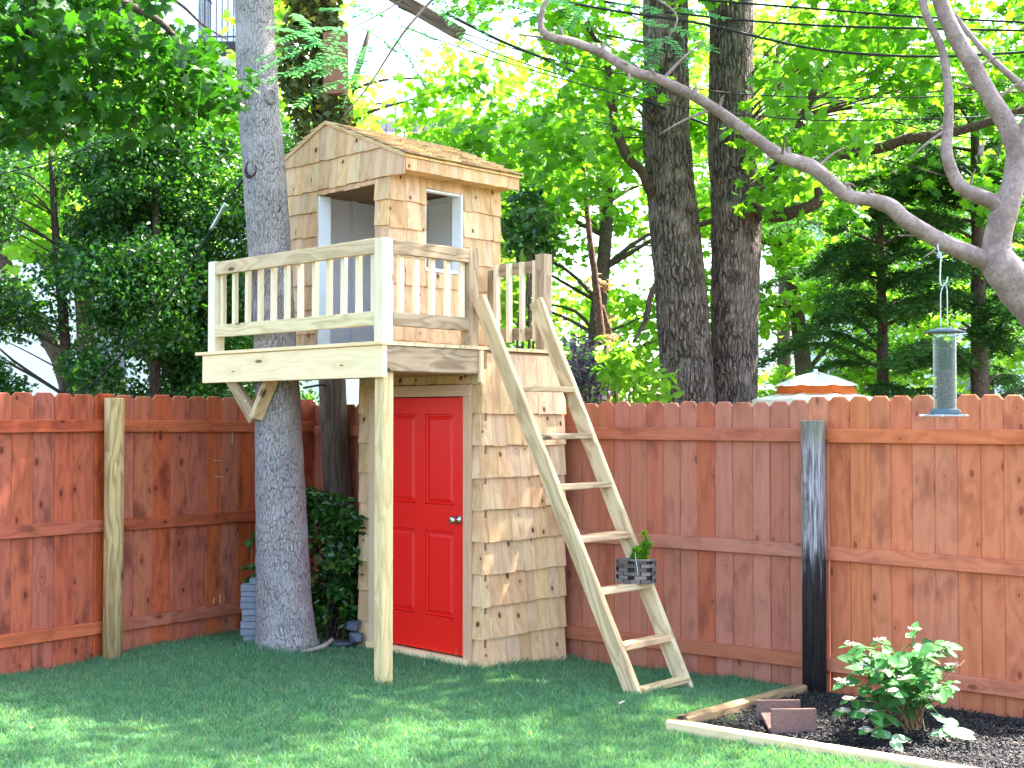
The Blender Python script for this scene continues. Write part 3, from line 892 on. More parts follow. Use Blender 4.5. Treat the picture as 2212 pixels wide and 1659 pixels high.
wall_part('house_back_wall', 'front', HU1, [[(HV0+.02, Z_D), (HV1, Z_D), (HV1, wt(HV1)), (AP, wt(AP)), (HV0+.02, wt(HV0))]], M['white'], 0, .02)
wall_part('house_left_wall', 'side', HV1, [[(.97, Z_D), (HU1-.02, Z_D), (HU1-.02, 3.60), (.97, 3.60)], [(HU0+.02, Z_D), (.97, Z_D), (.97, 2.45), (HU0+.02, 2.45)], [(HU0+.02, 3.42), (.97, 3.42), (.97, 3.60), (HU0+.02, 3.60)], [(HU0+.02, 2.45), (HU0+.06, 2.45), (HU0+.06, 3.42), (HU0+.02, 3.42)]], M['white'], 0, .02)  # hidden opening near the front, added to let sky light into the room
# studs inside
for u_ in (.98, 1.32): bx('wall_stud', ph, u_, u_+.038, HV1-.06, HV1-.021, Z_D, 3.6, M['white'])
for v_ in (1.12, 1.45, 1.75): bx('wall_stud', ph, HU1-.06, HU1-.021, v_, v_+.038, Z_D, 3.55, M['white'])
bx('wall_plate', ph, HU1-.062, HU1-.0215, HV0+.03, HV1-.03, 3.40, 3.44, M['white'])
bx('ceiling_board', ph, HU0+.02, HU1-.02, HV0+.022, HV1-.022, 3.46, 3.468, M['ply'])
rowsf = [2.18, 2.32, 2.505, 2.69, 2.87, 3.055, 3.237, 3.395, 3.61, 3.95]
shingles('shingle', hf, 'front', HU0, [
    [(HV0-.014, Z_D), (dRt, Z_D), (dRt, 3.395), (HV0-.014, 3.395)],
    [(dL, Z_D), (HV1, Z_D), (HV1, 3.395), (dL, 3.395)],
    [(dRt, dtop), (dL, dtop), (dL, 3.395), (dRt, 3.395)]], rowsf, rs, M['cedar'], wmin=.06, wmax=.12)
shingles('shingle', hf, 'front', HU0, [[(EV0+.004, 3.395), (EV1-.01, 3.395), (EV1-.01, wt(EV1)+.01), (AP, wt(AP)+.01), (EV0+.004, wt(EV0)+.01)]],
         [3.395, 3.61, 3.95], rs, M['cedar'], wmin=.07, wmax=.15)
rowss = [2.18, 2.24, 2.44, 2.64, 2.84, 3.04, 3.237, 3.45]
shingles('shingle', hs_, 'side', HV0, [
    [(HU0-.008, Z_D), (wu0, Z_D), (wu0, 3.45), (HU0-.008, 3.45)], [(wu1, Z_D), (HU1+.004, Z_D), (HU1+.004, 3.45), (wu1, 3.45)],
    [(wu0, Z_D), (wu1, Z_D), (wu1, wz0-.03), (wu0, wz0-.03)], [(wu0, wz1), (wu1, wz1), (wu1, 3.45), (wu0, 3.45)]], rowss, rs, M['cedar'], wmin=.08, wmax=.17)
# jambs
bx('door_jamb', ph, HU0-.006, HU0+.10, dL-.022, dL-.002, Z_D, dtop-.004, M['white_trim'])
bx('door_jamb', ph, HU0-.002, HU0+.04, dRt+.001, dRt+.008, Z_D, dtop-.004, M['white'])
wf = bx('window_frame', ph, wu1-.024, wu1-.002, HV0-.008, HV0+.09, wz0, wz1-.003, M['white_trim'])
bx('frame_side', wf, wu0+.001, wu0+.012, HV0-.002, HV0+.05, wz0, wz1-.003, M['white'])
bx('frame_head', wf, wu0+.013, wu1-.026, HV0-.002, HV0+.05, wz1-.018, wz1-.003, M['white'])
bx('window_sill', wf, wu0-.004, wu1+.004, HV0-.020, HV0+.06, wz0-.026, wz0-.001, M['white'])
# eave box on the right: soffit and shingled fascia
sof = bx('soffit', ph, HU0+.002, HU1+.02, EV0+.03, HV0-.001, 3.430, 3.442, M['cedar'])
for s_ in range(2):
    pass
fa = bx('eave_fascia', ph, HU0+.003, HU1+.025, EV0+.018, EV0+.03, 3.430, 3.530, M['ply'])
rf_ = random.Random(5)
s = HU0-.004
while s < HU1+.025:
    wd = min(rf_.uniform(.07, .13), HU1+.03-s)
    v, f = box_vf(s, s+wd-.002, EV0+.002, EV0+.016, 3.422+rf_.uniform(-.003, .002), 3.540)
    obj('fascia_shingle', fa, v, f, M['cedar'], PH, origin=(s+wd/2, EV0, 3.42)); s += wd
bx('eave_end', ph, HU1+.012, HU1+.024, EV0+.032, HV0-.002, 3.443, 3.55, M['cedar'])
# roof slopes with courses of shakes
def roof_side(sgn, ev):
    L = abs(ev-AP)
    n = Vector((0, -sgn*-1*0, 0))
    ang = math.atan(SL)
    # matrix: local X along u, local Z down the slope, local Y is the outward normal
    zdir = Vector((0, -sgn, -SL)).normalized(); nrm = Vector((0, -sgn*SL, 1)).normalized(); xdir = nrm.cross(zdir)
    A = Vector((0, AP, ZR-.024))
    Mx = Matrix(((xdir.x, nrm.x, zdir.x, A.x), (xdir.y, nrm.y, zdir.y, A.y), (xdir.z, nrm.z, zdir.z, A.z), (0, 0, 0, 1)))
    LS = L/math.cos(ang)
    v, f = box_vf(min(xdir.x*(HU0-.012), xdir.x*(HU1+.035)), max(xdir.x*(HU0-.012), xdir.x*(HU1+.035)), -.012, .0, 0, LS-.004)
    ro = obj('roof', ph, v, f, M['cedar_roof'], PH @ Mx)
    rr = random.Random(21 if sgn > 0 else 22)
    n_rows = 9; ex = LS/n_rows
    for k in range(n_rows):
        s = HU0-.022 + rr.uniform(-.04, 0)
        while s < HU1+.045:
            wd = rr.uniform(.055, .15)
            a = max(s, HU0-.022); b_ = min(s+wd-.002, HU1+.045)
            s += wd
            if b_-a < .015: continue
            z1 = ex*(k+1) + rr.uniform(-.006, .014); z0 = max(ex*(k-.35), 0)
            th = rr.uniform(.009, .016)
            xs = sorted((xdir.x*a, xdir.x*b_))
            cx_ = (xs[0]+xs[1])/2
            lo = .001 + .009*0; y0b = .0012; y1b = .017 if k else .002
            vv = [(xs[0]-cx_, y0b, z0), (xs[1]-cx_, y0b, z0), (xs[1]-cx_, y1b, z1), (xs[0]-cx_, y1b, z1),
                  (xs[0]-cx_, y0b+.003, z0), (xs[1]-cx_, y0b+.003, z0), (xs[1]-cx_, y1b+th, z1), (xs[0]-cx_, y1b+th, z1)]
            vv = [(p[0], p[1], p[2]-z0) for p in vv]
            ff = [(0, 1, 2, 3), (7, 6, 5, 4), (0, 4, 5, 1), (1, 5, 6, 2), (2, 6, 7, 3), (3, 7, 4, 0)]
            me = mesh(vv, ff, M['cedar_roof'])
            place(bpy.data.objects.new('roof_shingle', me), ro, PH @ Mx @ Matrix.Translation((cx_, 0, z0)))
    return ro
roof_side(1, EV0-.022)
roof_side(-1, EV1+.022)
# rake trim under the roof edge at the gable
for a, b_ in (((AP, EV0-.01)), ((AP, EV1+.01))):
    B('rake_board', ph, (HU0-.020, a, wt(a)-.004), (HU0-.020, b_, wt(b_)-.004), .026, .014, (1, 0, 0), M['cedar_roof'])

# ================================================================== LADDER
ZG = -.03
lad = thing('ladder', 'wooden ladder leaning against the right side of the playhouse deck', 'ladder', PH @ Vector((1.24, -1.15, 0)))
LB0, LT0 = Vector((.945, -1.29, ZG-.02)), Vector((.825, -.03, 2.50))
LB1, LT1 = Vector((1.445, -1.29, ZG-.02)), Vector((1.395, -.03, 2.52))
nl = Vector((0, -1, .42)).normalized()
B('side_rail', lad, LB0, LT0, .040, .115, nl, M['ladder'], .006)
B('side_rail', lad, LB1, LT1, .040, .115, nl, M['ladder'], .006)
def lp(a, b, z): t = (z-a.z)/(b.z-a.z); return a.lerp(b, t)
for k, z in enumerate((.27, .598, .918, 1.243, 1.568, 1.887)):
    a = lp(LB0, LT0, z); b_ = lp(LB1, LT1, z)
    up = Vector((0, .06*math.sin(k*2.3), 1))
    B('rung', lad, a+Vector((-.016, -.010, 0)) if k % 2 else a+Vector((.02, -.01, 0)), b_+Vector((-.005, -.01, 0)), .095, .040, up, M['treated_dark'] if k >= 3 else M['ladder'], .005)
B('bottom_rung', lad, LB0+Vector((.02, -.01, .075)), LB1+Vector((-.02, -.01, .075)), .075, .036, (0, 0, 1), M['ladder'], .005)
# woven basket on the fifth rung from the top
bc = PH @ (lp(LB1, LT1, .598)+Vector((-.115, -.03, .022)))
bk = thing('woven_basket', 'small grey woven wood basket sitting on a ladder rung', 'basket', bc)
plan = [(-.135, .028), (-.050, -.045), (.075, -.050), (.118, .02), (.095, .10), (-.11, .10)]
bh = .152
v = [bc+Vector((x*.93, y*.93, 0)) for x, y in plan]+[bc+Vector((x*.93, y*.93, bh-.012)) for x, y in plan]
f = [tuple(range(5, -1, -1))] + [(i, (i+1) % 6, (i+1) % 6+6, i+6) for i in range(6)] + [(6,7,8,9,10,11)]
liner = obj('basket_liner', bk, v, f, M['basket_dark'], origin=bc)
for i in range(6):
    a = Vector((*plan[i], 0)); b_ = Vector((*plan[(i+1) % 6], 0))
    d = (b_-a); L = d.length; d.normalize(); nrm = Vector((d.y, -d.x, 0))
    nc = max(2, round(L/.038)); nr = 6; hh = bh/nr
    for r in range(nr):
        for c in range(nc):
            if (r+c) % 2 == 0:    # a horizontal strip over the upright
                if c == nc-1 or True:
                    c0 = max(c-.42, 0); c1 = min(c+1.42, nc)
                    p = a+d*(L*c0/nc)+nrm*.0045; q = a+d*(L*c1/nc)+nrm*.0045
                    board('basket_strip', bk, bc+p+Vector((0, 0, hh*(r+.5))), bc+q+Vector((0, 0, hh*(r+.5))), hh*.92, .004, nrm, M['basket'], bev=.001)
board('basket_rim', bk, bc+Vector((plan[1][0], plan[1][1]-.003, bh)), bc+Vector((plan[2][0], plan[2][1]-.003, bh)), .012, .012, (0, -1, 0), M['basket'])
board('basket_rim', bk, bc+Vector((plan[0][0], plan[0][1]-.003, bh)), bc+Vector((plan[1][0], plan[1][1]-.003, bh)), .012, .012, (0, -1, 0), M['basket'])
board('basket_rim', bk, bc+Vector((plan[2][0], plan[2][1]-.003, bh)), bc+Vector((plan[3][0], plan[3][1]-.003, bh)), .012, .012, (0, -1, 0), M['basket'])
tube('string', bk, [bc+Vector((-.004, -.058, .06)), bc+Vector((-.012, -.062, .12)), bc+Vector((-.018, -.050, .16)), bc+Vector((-.02, -.03, .215)), bc+Vector((-.01, .0, .225))], .0022, M['string'], 5, 5)
hp = thing('potted_herb', 'light green feathery herb growing out of the woven basket', 'plant', bc+Vector((0, .02, bh-.01)))
rng = np.random.default_rng(5)
for k in range(9):
    b0 = bc+Vector((rng.uniform(-.06, .08), rng.uniform(-.01, .06), bh-.012))
    tall = .19 if k == 0 else rng.uniform(.05, .13)
    if k == 0: b0 = bc+Vector((.05, .02, bh-.012))
    e = b0+Vector((rng.normal(0, .02), rng.normal(0, .02), tall))
    m_ = b0.lerp(e, .5)+Vector((rng.normal(0, .012), 0, 0))
    tube('stem', hp, [b0, m_, e], [.002, .0016, .0008], M['stem_green'], 4, 4)
    T = catmull([b0, m_, e], 12); pos = []; td = []
    for q in T:
        for _ in range(7 if k == 0 else 8):
            a = rng.uniform(0, 6.28); pos.append(q); td.append((math.cos(a), math.sin(a), .6))
    lc = leaf_cloud('leaves', hp, np.array([tuple(p) for p in pos]), .032, NEEDLE, M['leaf_bright'], tipdir=np.array(td), droop=.0, rng=rng)

# ================================================================== FENCES
def picket(parent, org2, d2, w_, z0, z1, mat, nrm):
    """dog-eared board; org2 = left foot, d2 = unit direction along the fence"""
    e = min(.028, w_*.24); t = .008
    prof = [(0.0003, 0), (w_-.0003, 0), (w_-.0003, z1-z0-e*1.1), (w_-e, z1-z0), (e, z1-z0), (.0003, z1-z0-e*1.1)]
    c = .0055
    def ins(x, z): return (x+c if x < .01 else (x-c if x > w_-.01 else x), z-(c if z > 1 else 0))
    front = [ins(x, z) for x, z in prof]
    # three rings: bevelled front (towards the yard), full mid, full back
    sg = 1 if nrm.dot(Vector((-d2.y, d2.x))) < 0 else -1
    v = [(x, -t*sg, z) for x, z in front]+[(x, -(t-c)*sg, z) for x, z in prof]+[(x, t*sg, z) for x, z in prof]
    f = [tuple(range(6)), tuple(range(17, 11, -1))]+[(i+6*k, i+6*k+6, (i+1) % 6+6*k+6, (i+1) % 6+6*k) for i in range(6) for k in (0, 1)]
    me = mesh(v, f, mat)
    x = Vector((d2.x, d2.y, 0)); z = Vector((0, 0, 1)); y = z.cross(x)
    lean = R.uniform(-.003, .003)
    Mx = Matrix(((x.x, y.x, 0, org2.x), (x.y, y.y, 0, org2.y), (lean, 0, 1, z0), (0, 0, 0, 1)))
    Mx = Matrix(((x.x, y.x, 0, org2.x+nrm.x*R.uniform(-.003, .003)), (x.y, y.y, 0, org2.y+nrm.y*R.uniform(-.003, .003)), (0, 0, 1, z0), (0, 0, 0, 1)))
    return place(bpy.data.objects.new('picket', me), parent, Mx)

def hit(P, d, x):
    """parameter along P + t d where the photo column x crosses"""
    k = (x-1106)/F
    return (k*P.y-P.x)/(d.x-k*d.y)

NL = Vector((.8037, -.595)); NRt = Vector((-.595, -.8037))
lf = thing('wooden_fence', 'dark red stained board fence on the left behind the big grey tree trunk', 'fence', (LF0.x, LF0.y, 0))
xs = [-150, -105, -60, -12, 32, 93, 157, 205, 256, 322, 371, 422, 467, 510, 549]
pxs = [x for x in [-300, -250, -205, -160, -120, -76, -32, 11+ -0, 25+0]]
cols_px = [-420, -372, -325, -280, -236, -192, -148, -105, -62, -18, 25-0, 0]
# board edges read along the fence, left to right
edges = [-330, -286, -243, -200, -158, -112, -68, -22, 25, 73, 118, 158, 204, 249, 289, 330, 370, 408, 444, 478, 513]
ts = [hit(LF0, LFd, x) for x in edges]
while LF0.x+LFd.x*ts[-1] < CORNER.x-.16*.6: ts.append(ts[-1]+.152)
ts[-1] = (CORNER-LF0).length
def lfz(t): return fz_(1.858-.006*t)
for i in range(len(ts)-1):
    t0, t1 = ts[i], ts[i+1]
    p = LF0+LFd*t0
    light = i in (10, 11)
    zt = lfz(t0)+R.uniform(-.010, .008)
    o = picket(lf, p, LFd, (t1-t0), -.16, zt, M['fence_left'], NL)
def fence_rail(parent, P, d, t0, t1, z0, z1, nrm, mat, hgt=.088, segs=1):
    a = P+d*t0+nrm*.030; b_ = P+d*t1+nrm*.030
    board('rail', parent, (a.x, a.y, z0), (b_.x, b_.y, z1), .038 if False else hgt, .038, (nrm.x, nrm.y, 0), mat)
tp = hit(LF0, LFd, 228)
for z0, z1 in ((1.633, 1.635), (.95, .935), (.250, .228)):
    z0, z1 = fz_(z0), fz_(z1)
    fence_rail(lf, LF0, LFd, ts[0], tp, z0, z1+.004, NL, M['fence_left'])
    fence_rail(lf, LF0, LFd, tp+.002, (CORNER-LF0).length-.02, z1, z1-.02, NL, M['fence_left'])
def round_post(name, parent, c, r, z1, mat, flat=.0):
    v, f = tube_vf([(c[0], c[1], -.2), (c[0]+.002, c[1], z1*.5), (c[0], c[1], z1-.008), (c[0], c[1], z1)], [r, r*.99, r, r*.93], 20, 1, .03, 6)
    return obj(name, parent, v, f, mat, smooth=True, origin=(c[0], c[1], 0))
for x, y, L, wd_, up_ in ((500, 1000-80, .15, .006, 1), (478, 925+30, .09, .004, 0), (480, 990, .08, .004, 0), (475, 1262, .07, .008, 1), (462, 1265, .05, .009, 1)):
    t_ = hit(LF0, LFd, x); q_ = LF0+LFd*t_+NL*.0105; z_ = at(x, y+40, q_.y).z
    if up_: board('scuff_mark', lf, (q_.x, q_.y, z_), (q_.x+LFd.x*.004, q_.y+LFd.y*.004, z_+L), wd_, .0015, (NL.x, NL.y, 0), M['edging'], bev=.0004)
    else: board('scuff_mark', lf, (q_.x, q_.y, z_), (q_.x-LFd.x*L, q_.y-LFd.y*L, z_+.004), wd_, .0015, (NL.x, NL.y, 0), M['edging'], bev=.0004)
pc = LF0+LFd*(tp)+NL*.105
round_post('fence_post', lf, pc, .070, 1.835, M['post_left'])

rf = thing('wooden_fence', 'orange brown stained board fence along the right behind the ladder and flower bed', 'fence', (RF0.x, RF0.y, 0))
c2v = lambda c: (1550+c/1.5057)/1.297
re = [c2v(c) for c in (192, 257, 325, 395, 466, 535, 608, 683, 758, 842, 915, 997, 1078, 1163, 1250, 1337, 1422, 1512, 1608, 1702, 1800, 1898, 1990, 2092, 2195, 2300, 2410)]
tr = [hit(RF0, RFd, x) for x in re]          # decreasing to the right
tend = (CORNER-RF0).length
left = [tr[0]]
while left[-1] < tend-.16: left.append(left[-1]+.142)
left.append(tend)
allt = list(reversed(left))[:-1]+tr
xx = 1745; tpost = hit(RF0, RFd, 1771)
for i in range(len(allt)-1):
    t0, t1 = allt[i], allt[i+1]
    p = RF0+RFd*t0
    rightside = t0 < tr[12]+.01
    zt = fz_(1.828 if rightside else 1.800)+R.uniform(-.007, .007)
    picket(rf, p, -RFd, (t0-t1), -.17, zt, M['fence_right'] if rightside else M['fence_mid'], NRt)
for zl, zr in ((1.585, 1.585), (.862, .862), (.175, .175)):
    zl, zr = fz_(zl), fz_(zr)
    fence_rail(rf, RF0, RFd, tend-.05, tpost+.002, zl, zr, NRt, M['fence_mid'])
    fence_rail(rf, RF0, RFd, tpost-.002, tr[-1], zr-.004, zr-.03 if zr < 1 else zr, NRt, M['fence_right'])
pc2 = RF0+RFd*tpost+NRt*.115
o = round_post('fence_post', rf, pc2, .076, 1.676, M['post_charred'])

# ================================================================== FRONT TREE (grey trunk through the deck)
ft = thing('shade_tree', 'large grey barked tree trunk growing up through the playhouse deck', 'tree', at(619, 1400, 9.33))
tp_ = [at(624, 1480, 9.33), at(620, 1408, 9.33), at(617, 1370, 9.33), at(613, 1290, 9.32), at(604, 1000, 9.3), at(594, 730, 9.3), at(573, 400, 9.3), at(557, 200, 9.3), at(549, 0, 9.3), at(540, -300, 9.3), at(520, -900, 9.4), at(480, -1900, 9.5)]
v, f = tube_vf(tp_, [.30, .245, .222, .202, .176, .153, .158, .152, .140, .135, .12, .07], 72, 22, .035, 7)
obj('trunk', ft, v, f, M['bark_front'], smooth=True, origin=at(620, 1400, 9.33))
def scar(x, y, Y, r, tilt, mat=M['bark_scar'], depth=.03):
    c = at(x, y, Y)
    prof = [(r*1.5, -depth*1.6), (r*1.22, -depth*.3), (r*1.02, .006), (r*.82, .008), (r*.72, -.004), (r*.3, -.008), (r*.05, -.006)]
    vv, ff = lathe_vf(prof, 18)
    n = (Vector((tilt, -1, .1))).normalized()
    Mx = Matrix.Translation(c) @ n.to_track_quat('Z', 'Y').to_matrix().to_4x4() @ Matrix.Diagonal((1, 1.25, 1, 1))
    return obj('branch_scar', ft, vv, ff, mat, Mx, smooth=True)
scar(586, 206, 9.175, .040, .55, M['bark_front'])
scar(542, 365, 9.165, .050, -.35)
scar(597, 449, 9.185, .030, .5)
scar(516, 212, 9.30, .028, -1.6, M['bark_front'])
# crown high above the yard
rng = np.random.default_rng(31)
cc = blob((-2.2, 9.3, 9.5), (4.2, 3.8, 2.6), 22, rng, .4)
cc = cc[cc[:, 2] > 7.0]
limbs('branches', ft, tp_[8:], cc, .07, M['bark_front'], rng, .5)
leaf_cloud('crown', ft, clumps(cc, .85, 150, rng), .15, MAPLE_FAR, M['leaf_maple'], rng=rng)

# ================================================================== UTILITY POLE with ivy and rusty box
up = thing('utility_pole', 'weathered wooden utility pole in the fence corner behind the grey tree', 'utility pole', at(745, 1360, 10.6))
pp = [at(752, 1420, 10.6), at(733, 1100, 10.6), at(718, 830, 10.6), at(706, 400, 10.6), at(697, 0, 10.6), at(688, -500, 10.6), at(684, -800, 10.6)]
v, f = tube_vf(pp, [.131, .12, .113, .108, .105, .10, .095], 28, 12, .03, 4)
obj('pole', up, v, f, M['pole'], smooth=True, origin=at(745, 1360, 10.6))
pb = at(722, 205, 10.43)
xb = Vector((.93, .36, 0)); 
a = at(725, 205, 10.4); b_ = at(725, 72, 10.4)
board('junction_box', up, a, b_, .185, .11, (-.25, -1, 0), M['rust'], bev=.006)
board('crossarm', up, at(672, -112, 10.45), at(992, 72, 9.6), .12, .10, (0, 0, 1), M['pole'], bev=.006)
tube('conduit', up, [at(702, 205, 10.45), at(703, 260, 10.43), at(699, 330, 10.43), at(706, 600, 10.45)], .008, M['cable'], 6, 5)
tube('bracket_rod', up, [at(655, 838, 10.5), at(690, 832, 10.45), at(700, 831, 10.52)], .009, M['cable'], 6, 3)
iv = thing('ivy', 'green and yellowing ivy wrapped around the upper utility pole', 'ivy', at(712, 330, 10.6))
rng = np.random.default_rng(8)
pos = []
for k in range(2600):
    y = rng.uniform(-200, 325)
    base = np.interp(y, [-200, 0, 150, 260, 325], [690, 668, 665, 690, 700])
    r = np.interp(y, [-200, 0, 120, 260, 325], [.16, .20, .22, .26, .22])
    if y < 210 and y > 60: base -= 12
    c = at(base+8, y, 10.58)
    a = rng.uniform(0, 6.28); rr = r*rng.uniform(.6, 1.1)
    pos.append((c.x+rr*math.cos(a), c.y+rr*math.sin(a)*.85, c.z))
leaf_cloud('ivy_leaves', iv, np.array(pos), .075, MAPLE_FAR, M['leaf_ivy'], up=.2, droop=.8, rng=rng)
tube('ivy_stem', iv, [at(690, 560, 10.48), at(684, 330, 10.45), at(672, 150, 10.46), at(680, 0, 10.47), at(675, -200, 10.48)], .018, M['bark_thin'], 6, 8, .2, 9)

# ================================================================== plants by the pole and small things
def shrub(name, label, cat, base, centres, rad, per, size, mat, n_stem=8, template=OVAL, seed=1, group=None, stem_mat=None, up=.7, stem_r=.012):
    rng = np.random.default_rng(seed)
    t = thing(name, label, cat, base, group)
    Bg = Bag()
    for c in centres[:n_stem]:
        c = Vector(c); b0 = Vector(base)+Vector((rng.normal(0, .05), rng.normal(0, .05), -.03))
        m_ = b0.lerp(c, .5)+Vector((rng.normal(0, .05), rng.normal(0, .05), .05))
        Bg.add(tube_vf([b0, m_, c], [stem_r, stem_r*.7, stem_r*.3], 5, 4, cap=False))
    o = Bg.build('stems', t, stem_mat or M['bark_thin'], smooth=True, origin=base); o['kind'] = 'stuff'
    leaf_cloud('foliage', t, clumps(centres, rad, per, rng, .8), size, template, mat, rng=rng, up=up)
    return t
rng = np.random.default_rng(14)
cen = [tuple(at(rng.uniform(668, 775), rng.uniform(1085, 1340), rng.uniform(9.45, 9.95))) for _ in range(34)]
cen = [c for c in cen if not (c[2] > 1.0 and at(735, 0, 9.7).x < c[0])]
cen += [tuple(at(x, y, 9.6)) for x, y in ((672, 1075), (690, 1090), (715, 1095), (760, 1120), (770, 1160))]
shrub('shrub', 'dark green glossy broadleaf shrub between the grey trunk and the shed', 'shrub', at(715, 1385, 9.75), cen, .13, 60, .075, M['leaf_shrub'], 12, seed=3)
cen = [tuple(at(x, y, 9.75)) for x, y in ((546, 1166), (545, 1225), (541, 1240), (546, 1250))]
shrub('sapling', 'small leafy sprigs poking out left of the grey trunk above the pavers', 'plant', at(556, 1375, 9.8), cen, .05, 10, .075, M['leaf_hydrangea'], 4, seed=4, stem_r=.004)
# pavers stacked beside the trunk
ords = ['bottom', 'second', 'third', 'fourth', 'fifth', 'sixth', 'seventh', 'eighth', 'ninth', 'topmost']
pb = at(551, 1380, 9.62)
zc = pb.z-.01
for k in range(10):
    hh = [.046, .05, .055, .048, .045, .052, .042, .042, .050, .045][k]
    a = R.uniform(-.1, .1)
    c = Vector((pb.x+R.uniform(-.014, .014)+(.03 if k == 9 else 0), pb.y+R.uniform(-.01, .01), zc))
    v, f = bar_vf((.20 if k != 9 else .12)*R.uniform(.93, 1.06), .115, hh-.005, .008)
    me = mesh(v, f, M['stone'])
    o = place(bpy.data.objects.new('paver', me), None, Matrix.Translation(c) @ Matrix.Rotation(a, 4, 'Z'))
    tag(o, 'grey blue paver, %s in the stack left of the grey trunk' % (ords[k]+(' one from the bottom' if 0 < k < 9 else '')), 'paver', 'pavers stacked beside the tree')
    zc += hh
def rock(x, y, Y, r, label, flat=1., mat='rock'):
    import bmesh
    c = at(x, y, Y); q = random.Random(int(x)); bm = bmesh.new()
    for _ in range(22):
        d = Vector((q.gauss(0, 1), q.gauss(0, 1), q.gauss(0, 1))).normalized()*r
        bm.verts.new((max(-.8*r, min(.85*r, d.x))*1.15, max(-.7*r, min(.7*r, d.y)), max(-.6*r, min(.6*r, d.z))*flat))
    bmesh.ops.convex_hull(bm, input=bm.verts)
    bmesh.ops.delete(bm, geom=[v for v in bm.verts if not v.link_faces], context='VERTS')
    bmesh.ops.bevel(bm, geom=bm.edges[:], offset=r*.05, segments=1, affect='EDGES')
    me = bpy.data.meshes.new('rock'); bm.to_mesh(me); bm.free(); me.materials.append(M[mat])
    o = place(bpy.data.objects.new('rock', me), None, Matrix.Translation(c)); tag(o, label, 'rock', 'rocks beside the shed'); return o
rock(764, 1352, 9.5, .060, 'upper dark grey rock wedged left of the shed')
rock(766, 1378, 9.45, .062, 'lower dark grey rock on the ground left of the shed')
rock(738, 1388, 9.55, .10, 'flat grey stone lying under the shrub by the shed', .25)
bd = board('leaning_board', None, at(778, 1392, 9.62), at(790, 1190, 9.72), .10, .02, (-.7, -.7, 0), M['fence_left'])
tag(bd, 'dark red board leaning upright against the left side of the shed', 'board')
tw = tube('fallen_branch', None, [at(648, 1408, 9.08), at(680, 1402, 9.05), at(705, 1392, 9.05), at(718, 1380, 9.08)], [.012, .016, .018, .012], M['bark_branch'], 7, 4, .2, 20)
tag(tw, 'short broken grey branch lying on the grass at the foot of the trunk', 'branch')

# ================================================================== TWIN TRUNK MAPLE beyond the fence
def pz_(pts, Y): return [at(x, y, Y) for x, y in pts]
tm = thing('maple_tree', 'large dark furrowed twin trunk maple just beyond the right fence', 'tree', at(1535, 1200, 13.0))
tl = [at(1497, 1300, 13), at(1490, 1000, 13), at(1487, 860, 13), at(1468, 600, 13), at(1440, 300, 13.05), at(1438, 100, 13.05), at(1436, -100, 13.05), at(1425, -700, 13), at(1400, -1400, 12.8)]
v, f = tube_vf(tl, [.33, .29, .275, .265, .245, .235, .232, .2, .12], 60, 16, .05, 4)
obj('trunk', tm, v, f, M['bark_maple'], smooth=True, origin=at(1490, 1000, 13))
t2 = [at(1578, 1300, 13.15), at(1583, 1000, 13.15), at(1586, 860, 13.15), at(1588, 650, 13.1), at(1590, 520, 13.1), at(1589, 420, 13.1), at(1578, 300, 13.1), at(1580, 100, 13.1), at(1583, -60, 13.1), at(1600, -700, 13), at(1640, -1400, 12.8)]
v, f = tube_vf(t2, [.30, .26, .235, .245, .258, .262, .232, .225, .23, .2, .12], 60, 16, .05, 4)
obj('trunk', tm, v, f, M['bark_maple'], smooth=True, origin=at(1580, 1000, 13))
def limb(par, pts, Y, r, mat=M['bark_thin'], name='limb', seg=9):
    P = [at(x, y, Y + (d[0] if d else 0)) for x, y, *d in pts]
    v, f = tube_vf(P, r, seg, 7, .12, 9)
    return obj(name, par, v, f, mat, smooth=True, origin=P[0])
limb(tm, [(1430, 440), (1405, 410, -.1), (1385, 370, -.2), (1350, 330, -.3), (1325, 250, -.3), (1322, 215, -.4), (1310, 130, -.5), (1270, 60, -.7)], 13.0, [.07, .06, .05, .05, .05, .055, .03, .02])
limb(tm, [(1600, 470, -.15), (1622, 425, -.2), (1660, 385, -.25), (1700, 350, -.3), (1790, 335, -.4), (1900, 320, -.6), (1960, 300, -.8), (2080, 280, -1), (2260, 220, -1.4)], 13.1, [.15, .10, .075, .07, .062, .055, .05, .045, .04])
limb(tm, [(1695, 352, -.3), (1718, 300, -.4), (1740, 240, -.5), (1775, 160, -.6), (1800, 130, -.6), (1880, 20, -.9)], 13.1, [.055, .05, .045, .035, .028, .02])
limb(tm, [(1620, 455, -.1), (1660, 465, -.3), (1700, 462, -.5), (1745, 447, -.6), (1768, 432, -.6), (1765, 405, -.6)], 13.1, [.085, .075, .07, .06, .06, .03])
limb(tm, [(1505, 488, 0), (1530, 480, .05), (1545, 475, .1)], 13, [.03, .03, .03])
limb(tm, [(1425, 605), (1405, 640, -.2), (1395, 690, -.3), (1368, 740, -.4)], 13, [.04, .03, .03, .015])
rng = np.random.default_rng(41)
